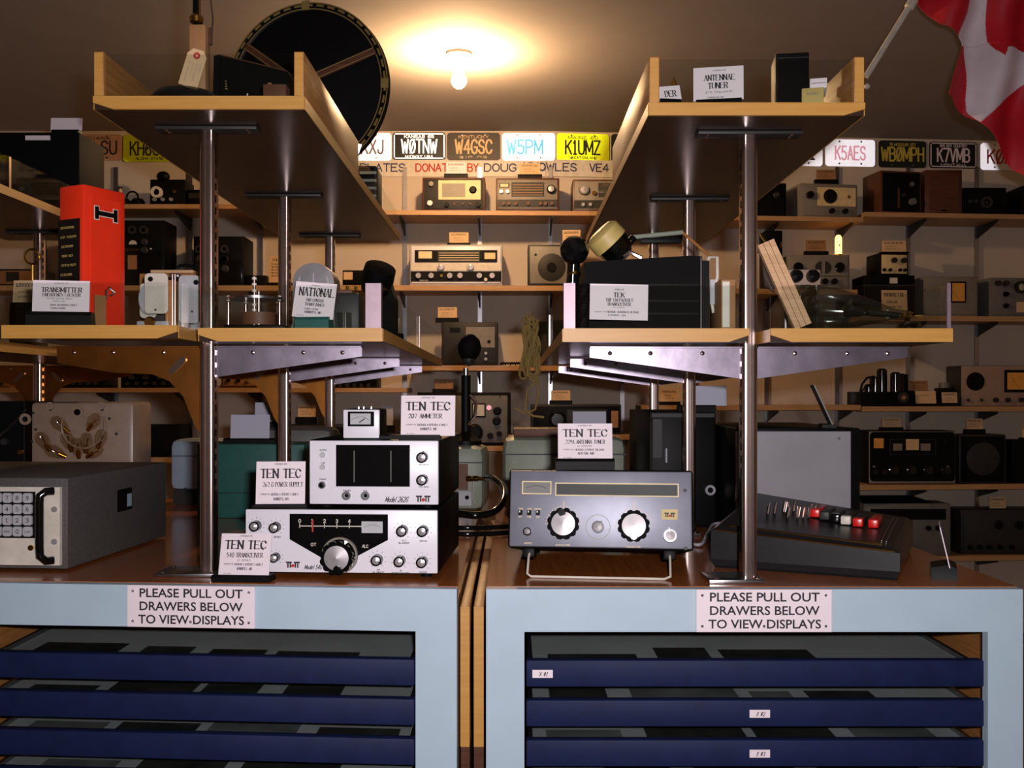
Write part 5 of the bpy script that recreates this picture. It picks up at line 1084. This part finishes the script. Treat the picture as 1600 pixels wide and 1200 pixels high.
# --- right, third shelf
t0 = WD('q3', 'tube_chassis', 'open black chassis crowded with valves and transformer cans', 'equipment', 1342, 1428, 612, .2, 'black', 'matt_black')
d = t0
d.knob(1410, 621, 8, 'dark_grey', style='ring', name='dial'); d.knob(1410, 621, 4, 'tan')
for px, py, r_, y in ((1375, 588, 9, .08), (1391, 575, 8, .12), (1408, 581, 8, .06), (1425, 583, 9, .13), (1360, 600, 7, .05)):
    MB().lathe([(r_*d.Y/F, d.h-.002), (r_*d.Y/F, d.z(py)-.01), (r_*.6*d.Y/F, d.z(py)), (0, d.z(py))], (d.x(px)*.9, y, 0), n=14).build('valve', 'gloss_black', d.t, True)
MB().rbox(d.x(1412), d.x(1436)-.02, .1, .18, d.h-.002, d.z(584), .004).build('transformer', 'black', d.t, True)
k = MB(); k.tube([(d.x(1345), .04, .03), (d.x(1350), .03, d.z(600)), (d.x(1358), .03, d.z(590)), (d.x(1372), .06, d.z(588))], .006, 6); k.tube([(d.x(1348), .02, d.z(612)), (d.x(1356), .02, d.z(602)), (d.x(1364), .03, d.z(606)), (d.x(1366), .05, d.h)], .005, 6); k.build('top_lead', 'black', d.t, True)
zq = SH['q3'][0]
card('brightly lit yellow card in front of the open tube chassis', 1431, 1463, 611, 631, wallY(1447)-.27, zq+.0005, [(ps('7'), .3, .4, .2, .7, .12, False)], face='paper_tan', tilt=.15)
card('greenish card leaning behind the bright yellow card', 1420, 1450, 595, 611, wallY(1447)-.2, zq+.0005, small_lines(3, 1), face='tan', tilt=.1)
card('pinkish card beside the speckled set with the round speaker', 1472, 1496, 613, 630, wallY(1484)-.27, zq+.0005, small_lines(3, 2), face='paper_tan', tilt=.12)
d = WD('q3', 'junction_box', 'small dark round-topped canister behind the pinkish card', 'canister', 1473, 1491, 606, .12, 'black', 'matt_black', off=.1); MB().lathe([(0, .03), (.03, .03), (.034, .0)], (0, .05, d.h), n=16).build('dome', 'mid_grey', d.t, True)
d = WD('q3', 'speckled_set', 'speckled tan panel set with a black round speaker and amber meter', 'radio', 1502, 1650, 571, .2, 'dark_grey', 'beige_plastic', inset=0.5); d.knob(1524, 596, 14.5, 'black', d=.004, name='speaker'); d.meter(1569, 1612, 578, 613, 'amber_face'); row(d, (1555, 1574, 1595), 625, 4, 'gloss_black'); row(d, (1512, 1533), 625, 2.4, 'dark_grey')
# --- right, fourth and fifth shelves
d = WD('q4', 'wide_receiver', 'wide black receiver with a pale-rimmed front and three small windows', 'radio', 1357, 1494, 673, .2, 'black', 'warm_grey', r=.01, inset=1, pan_r=.014); d.rect(1359, 1492, 675, 752, 'matt_black', 'front_sheet', .002, r=6)
d.meter(1363, 1382, 683, 702, 'amber_face'); f = d.rect(1391, 1460, 688, 709, 'black', 'dial_window', .004); d.rect(1415, 1435, 686, 703, 'paper_tan', 'dial_card', .006, f); d.rect(1395, 1409, 693, 704, 'warm_grey', 'dial_scale', .006, f); d.rect(1438, 1453, 693, 704, 'warm_grey', 'dial_scale', .006, f)
d.frame(1390, 1462, 686, 711, 1, 'dark_grey', proud=.005); row(d, (1366, 1380), 737, 5, 'gloss_black'); row(d, (1396, 1424, 1450, 1478), 735, 8, 'gloss_black', None, 'skirt'); row(d, (1474, 1474), 690, 4, 'gloss_black'); row(d, (1365, 1480), 729, 2, 'mid_grey')
wcard('brightly lit card standing on the wide black receiver', 1378, 1408, 653, 668, d, 0, 'paper_tan')
d = WD('q4', 'black_speaker', 'plain dark speaker box beside the wide black receiver', 'speaker', 1499, 1573, 679, .2, 'dark_grey', 'matt_black', r=.008); wcard('tan card standing on the plain dark speaker box', 1510, 1536, 654, 671, d, 1); d.knob(1536, 717, 26, 'dark_grey', d=.002, name='speaker_cone')
d = WD('q4', 'black_speaker', 'black box at the picture edge beyond the plain dark speaker', 'speaker', 1582, 1660, 688, .2, 'black', 'matt_black'); row(d, (1610, 1640), 720, 6, 'dark_grey'); wcard('tan card at the picture edge above the black box', 1597, 1625, 665, 684, d, 2)
d = WD('q5', 'grey_set', 'shaded grey set with a long recessed slot and sloping lid', 'radio', 1350, 1486, 787, .2, 'mid_grey', 'mid_grey'); d.rect(1360, 1478, 795, 812, 'black', 'recess', .001); row(d, (1450, 1465), 825, 4, 'black'); MB().prism([(-d.w/2, .02, d.h), (d.w/2-.08, .02, d.h), (d.w/2-.16, .1, d.h+.03), (-d.w/2, .1, d.h+.03)], (0, .08, 0)).build('sloping_lid', 'black', d.t)
d = WD('q5', 'grey_set', 'shaded grey panel set with faint dials on the lowest shelf', 'radio', 1502, 1660, 797, .2, 'dark_grey', 'dark_grey'); row(d, (1560, 1592), 820, 7, 'black', None, 'skirt'); row(d, (1515, 1530, 1545, 1562, 1580), 855, 4, 'black'); wcard('tan card standing on the shaded grey panel set', 1546, 1572, 777, 795, d, 0)
# --- left, top shelf
Yh = wallY(215)-.22; zl = SH['l1'][0]
t = thing('headphones', 'black headphones with two wire loops lying on the top wall shelf', 'headphones', (PX(207, Yh), Yh, zl))
for i, px in enumerate((174, 207)):
    x = PX(px, Yh)-PX(207, Yh); MB().tube([(x+.032*math.cos(math.pi*j/10), 0, .05+.034*math.sin(math.pi*j/10)) for j in range(11)], .005, 6).build('wire_loop', 'black', t, True)
for x, r_ in ((-.12, .036), (-.05, .04), (.03, .036)): MB().lathe([(0, .045), (r_*.7, .044), (r_, .03), (r_, 0), (0, 0)], (x, 0, 0), n=18).build('ear_cup', 'matt_black', t, True)
MB().tube([(.03, 0, .02), (.05, -.02, .012), (.07, .0, .008), (.075, .03, .008)], .006, 6).build('lead', 'black', t, True)
t = thing('bottle', 'small pale bottle behind the black headphones', 'bottle', (PX(188, Yh+.06), Yh+.06, zl)); MB().lathe([(0, 0), (.018, 0), (.018, .07), (.01, .09), (.01, .11), (0, .11)], (0, 0, 0)).build('glass', 'paper_tan', t, True); MB().cyl((0, 0, .11), (0, 0, .122), .011, n=12).build('cap', 'dark_grey', t)
d = WD('l1', 'crystal_set', 'black apparatus with a round-headed microphone and small brass dial', 'radio', 234, 289, 280, .16, 'black', 'matt_black'); d.knob(274, 300, 3.2, 'brass'); MB().ball((d.x(249), .06, d.z(275)+.01), .036, (1, .8, .8)).build('microphone_head', 'black', d.t, True); d.knob(246, 301, 9, 'off_white', style='ring', name='dial_ring'); row(d, (242, 255, 268), 312, 3, 'knob_silver')
wcard('pale card behind the round-headed microphone apparatus', 260, 290, 263, 280, d, 2, 'paper', dy=.12, zb=SH['l1'][0]+.05) if False else None
d = WD('l1', 'wedge_unit', 'black wedge-shaped unit beside the microphone apparatus', 'equipment', 291, 316, 296, .16, 'black', 'matt_black'); d.rect(295, 312, 302, 310, 'dark_grey', 'slot', .002)
# --- left, second shelf
d = WD('l2', 'panel_receiver', 'tall black panel set with nine round dials and a half-moon window', 'radio', 174, 257, 344, .2, 'black', 'gloss_black')
for px in (190, 208, 226): d.knob(px, 360, 6.5, 'dark_grey', style='ring'); 
for px in (188, 226): d.knob(px, 378, 5.5, 'dark_grey', style='skirt'); d.knob(px, 391, 5.5, 'dark_grey', style='skirt')
MB().xz([(d.x(208)+.022*math.cos(math.pi*j/12), d.z(382)+.022*math.sin(math.pi*j/12)) for j in range(13)], -.004, 0).build('half_moon_window', 'off_white', d.t); d.text(ps('6'), 195, 220, 388, 392, 'gold', slant=.3); d.rect(200, 214, 399, 421, 'tan', 'paper_label', .003); d.knob(190, 415, 6, 'dark_grey', style='ring')
for px, py in ((181, 342.5+4), (179, 389), (236, 389)): d.knob(px, py, 1.4, 'off_white', d=.003, name='panel_screw')
d = WD('l2', 'panel_receiver', 'tall black panel set standing behind the first chrome post', 'radio', 302, 381, 369, .2, 'black', 'gloss_black'); row(d, (312, 352), 390, 6, 'dark_grey', None, 'ring'); row(d, (312, 352, 352), 405, 6, 'dark_grey', None, 'skirt'); row(d, (352, 330), 420, 6, 'dark_grey', None, 'skirt')
d = WD('l2', 'dark_set', 'dark set on the second wall shelf beside the tan notice card', 'radio', 384, 416, 430, .2, 'black', 'matt_black', off=.05); d.knob(400, 438, 3, 'dark_grey')
d = WD('l2', 'brown_set', 'brown set on the second wall shelf left of the orange box', 'radio', -10, 60, 420, .2, 'dark_grey', 'tan'); d.rect(10, 30, 425, 440, 'dark_grey', 'dial', .002)
# --- left, third and fourth shelves
for i, (a, b, c_, lab) in enumerate(((92, 162, 583, 'low black set seen under the curved bracket, beside the far-left post'), (188, 268, 583, 'low black set with a row of tiny knobs under the curved bracket'), (345, 432, 578, 'low brown set with six dark knobs between the chrome posts'), (520, 588, 586, 'low dark set behind the rear chrome post'))):
    d = WD('l3', 'low_set', lab, 'radio', a, b, c_, .2, 'black' if i != 2 else 'brown_leather', 'matt_black' if i != 2 else 'tan'); row(d, [a+12+j*(b-a-24)/4 for j in range(5)], c_+16, 3.2, 'dark_grey' if i != 2 else 'black'); row(d, [a+18, (a+b)/2, b-18], c_+7, 4, 'dark_grey' if i != 2 else 'black')
d = WD('l3', 'wooden_speaker', 'small orange-brown box at the left end of the third wall shelf', 'speaker', -30, 17, 586, .2, 'side_wood', 'side_wood'); d.knob(0, 597, 6, 'dark_grey')
d = WD('l4', 'red_label_set', 'dark set with a small red emblem behind the beige bulb panel', 'radio', 207, 278, 664, .2, 'black', 'matt_black'); f = d.rect(223, 240, 678, 695, 'gloss_black', 'emblem_plate', .003); MB().xz([(d.x(226), d.z(691)), (d.x(237), d.z(691)), (d.x(231.5), d.z(682))], -.006, -.003).build('emblem', 'ink_red', f); d.knob(230, 704, 4, 'gloss_black')
d = WD('l4', 'dark_set', 'dark low set on the fourth wall shelf behind the blank cards', 'radio', 440, 560, 664, .2, 'dark_grey', 'black'); row(d, (470, 500, 530), 690, 6, 'dark_grey'); wcard('orange-brown card on the dark low set behind the blank cards', 465, 493, 633, 652, d, 1)
wcard('grey-backed card beside the ammeter card', 595, 614, 634, 665, d, 0, 'paper_back', lines=0, zb=SH['l4'][0])

# ================================================================ number plates and the painted banner
def nplate(label, px0, px1, py0, py1, text, base, ink, top='', bot='', border=None, tw=(.14, .86), wt=.13, holes=True):
    pm = (px0+px1)/2; Y = wallY(pm)-.006; w = PX(px1, Y)-PX(px0, Y); h = PZ(py0, Y)-PZ(py1, Y)
    t = thing('license_plate', label, 'license plate', (PX(pm, Y), Y, PZ((py0+py1)/2, Y)), 4.7 if pm > 855 else 0, 'number plates along the top of the wall')
    w *= .985
    MB().rxz(-w/2, w/2, -h/2, h/2, .018, -.002, .003).build('plate', base, t, True)
    if border:
        k = MB()
        for a, b in ((1, 0), (-1, 0), (0, 1), (0, -1)):
            if a: k.box(a*(w/2-.009)-.003, a*(w/2-.009)+.003, -.0035, -.001, -h/2+.014, h/2-.014)
            else: k.box(-w/2+.014, w/2-.014, -.0035, -.001, b*(h/2-.009)-.003, b*(h/2-.009)+.003)
        k.build('rim', border, t)
    k = MB(); strokes(k, text, -w/2+tw[0]*w, -w/2+tw[1]*w, -h*.25, h*.24, -.0026, wt)
    if top: strokes(k, top, -w*.28, w*.28, h*.30, h*.40, -.0026, .18)
    if bot: strokes(k, bot, -w*.26, w*.26, -h*.42, -h*.33, -.0026, .18)
    k.build('lettering', ink, t)
    for u in (-.22, .22):
        for v in (-.4, .42): MB().lathe([(0, .002), (.005, .001), (.006, 0)], (u*w, -.002, v*h), (0, -1, 0), 8).build('bolt', 'steel', t)
    return t
nplate('tan number plate ending in SU beside the large dark box', 107, 191, 210, 251, '     SU', 'plate_pink', 'ink', 'INDIANA', ps('4 2'), None, (.08, .9))
nplate('yellow number plate starting KH6 half in shade', 192, 276, 211, 253, 'KH6C  ', 'sheeting_yellow', 'ink', '', 'ALOHA STATE')
nplate('white number plate ending in KXJ next to the cone speaker', 528, 612, 208, 251, '   KXJ', 'sheeting_white', 'ink_grey')
nplate('black Kansas number plate W0TNW with white letters', 613, 697, 207, 250, 'W\u00d8TNW', 'plate_black', 'sheeting_white', 'KANSAS 66', 'MIDWAY USA', 'sheeting_white', (.17, .83), .11)
nplate('brown Kentucky number plate W4GSC', 698, 782, 207.5, 250.5, 'W4GSC', 'plate_brown', 'tan_ink', 'KENTUCKY', ps('3 2'), None, (.16, .84), .15)
nplate('white number plate W5PM with blue letters', 784, 868, 208, 251, 'W5PM', 'sheeting_white', 'cyan_ink', ps('8'), '', None, (.1, .76))
nplate('bright yellow Maine number plate K1UMZ', 869, 953, 209, 252, 'K1UMZ', 'sheeting_yellow', 'ink', 'MAINE 60', 'VACATIONLAND', None, (.17, .82))
nplate('dark number plate starting JE cut off by the high tray', 954, 1036, 210, 253, 'JE    ', 'plate_green', 'tan_ink')
nplate('white number plate with two upright strokes beside the high tray', 1204, 1287, 217, 259, '   11', 'sheeting_white', 'ink', '', ps('5 2'))
nplate('white number plate K5AES with faint red letters', 1288, 1369, 218, 260, 'K5AES', 'sheeting_white', 'pink_ink', '', '', None, (.2, .8))
nplate('dark green number plate WB0MPH with yellow letters', 1371, 1449, 220, 262, 'WB\u00d8MPH', 'plate_green', 'yellow_ink', '76 MISSOURI OCT', '', None, (.06, .94), .17)
tp = nplate('black Montana number plate K7VMB with white letters', 1450, 1529, 222, 263, 'K7VMB', 'plate_black', 'paper', 'BIG SKY COUNTRY', 'MONTANA', 'paper', (.17, .83), .2)
nplate('pale number plate starting K0N behind the tip of the flag', 1530, 1612, 224, 266, 'K\u00d8N  ', 'sheeting_white', 'ink_red')
# two loose plates hung at the near end of the row
Y = wallY(560)-.03
# banner strip
Yb = 5.7-.004; t = thing('wall_banner', 'cream banner strip lettered in blue and red below the number plates', 'banner', (PX(760, Yb), Yb, PZ(262, Yb)))
x = lambda px: PX(px, Yb)-PX(760, Yb); bx = MB().box(x(470), x(852), -.002, .003, -.05, .045).build('strip', 'off_white', t)
def word(s_, a, b, m): strokes(MB(), s_, x(a), x(b), -.021, .021, -.0026, .17, gap=.28).build('lettering', m, t)
word('LICENCE', 488, 555, 'ink_blue'); word('PLATES', 563, 633, 'ink_blue'); word('DONATED', 650, 720, 'ink_red'); word('BY', 731, 747, 'ink_red'); word('DOUG', 757, 806, 'ink_blue')
bn = thing('wall_banner', 'right-hand continuation of the cream lettered banner strip', 'banner', (PX(960, wallY(960)), wallY(960)-.006, PZ(264, wallY(960))), 4.7); Yb2 = wallY(960)
x2 = lambda px: PX(px, Yb2)-PX(960, Yb2); MB().box(x2(853), x2(1060), -.002, .003, -.05, .045).build('strip', 'off_white', bn)
for s_, a, b in (('KNOWLES', 818-0, 900), ('VE4', 921, 950)):
    strokes(MB(), s_, x2(max(a, 854)) if False else x2(a), x2(b), -.018, .024, -.0036, .17, gap=.28).build('lettering', 'ink_blue', bn)

# ================================================================ flag hung from a white pole
Yf = 3.4
t = thing('hanging_flag', 'red and white cloth flag with a leaf design hanging from a slanted white pole', 'flag', P(1430, -10, Yf))
org = Vector(t.location)
MB().cyl(P(1353, 120, Yf)-org, P(1473, -74, Yf)-org, .0105, n=14).build('pole', 'off_white', t, True); MB().ball(P(1355, 135, Yf)-org, .010).build('finial', 'off_white', t, True)
MB().lathe([(.012, -.02), (.017, -.015), (.017, .015), (.012, .02)], P(1424, 6, Yf)-org, (P(1473, -74, Yf)-P(1353, 120, Yf)), 14).build('pole_socket', 'off_white', t, True)
MB().cyl(P(1473, -74, Yf)-org, P(1473, -76, Yf)-org+Vector((0, 0, .001)), .03, n=16).build('ceiling_flange', 'off_white', t)
LEFT = [(-72, 1440), (0, 1434), (14, 1448), (38, 1470), (52, 1498), (62, 1512), (80, 1505), (105, 1492), (130, 1481), (151, 1475), (165, 1495), (187, 1528), (205, 1543), (235, 1562), (262, 1583), (275, 1600), (300, 1640)]
def interp(tb, y):
    for (a, b), (c, e) in zip(tb, tb[1:]):
        if a <= y <= c: return b+(e-b)*(y-a)/(c-a)
    return tb[-1][1]
W1 = [(1522, -72), (1546, -72), (1547, 76), (1516, 70), (1499, 52), (1513, 20)]
W2 = [(1511, 62), (1547, 72), (1552, 82), (1562, 93), (1568, 78), (1580, 76), (1600, 79), (1640, 84), (1660, 95), (1600, 132), (1570, 155), (1532, 191), (1516, 172), (1512, 150), (1513, 120)]
def inside(p, poly):
    x_, y_ = p; r_ = False; n = len(poly)
    for i in range(n):
        (a, b), (c, e) = poly[i], poly[(i+1) % n]
        if (b > y_) != (e > y_) and x_ < (c-a)*(y_-b)/(e-b)+a: r_ = not r_
    return r_
NY, NX = 300, 170; vs, fs, mi = [], [], []
for j in range(NY+1):
    py = -72+372*j/NY; xl = interp(LEFT, py)
    for i in range(NX+1):
        u = i/NX; px = xl+(1665-xl)*u
        yy = Yf+.028*math.sin((px-1430)*.075+py*.012)+.014*math.sin(py*.045+px*.02)+(.0 if py > 66 else .012)
        vs.append(P(px, py, yy)-org if False else Vector((PX(px, Yf)-org.x, yy-org.y, PZ(py, Yf)-org.z)))
for j in range(NY):
    py = -72+372*(j+.5)/NY; xl = interp(LEFT, py)
    for i in range(NX):
        px = xl+(1665-xl)*(i+.5)/NX; a = j*(NX+1)+i
        fs.append((a, a+1, a+NX+2, a+NX+1)); mi.append(1 if inside((px, py), W1) or inside((px, py), W2) else 0)
me = bpy.data.meshes.new('cloth'); me.from_pydata([tuple(v) for v in vs], [], fs); me.materials.append(MATS['flag_red']); me.materials.append(MATS['flag_white'])
for p_, m_ in zip(me.polygons, mi): p_.material_index = m_
me.shade_smooth(); fo = link('cloth', me, 'flag_red', t); sd = fo.modifiers.new('cloth_thickness', 'SOLIDIFY'); sd.thickness = .0015
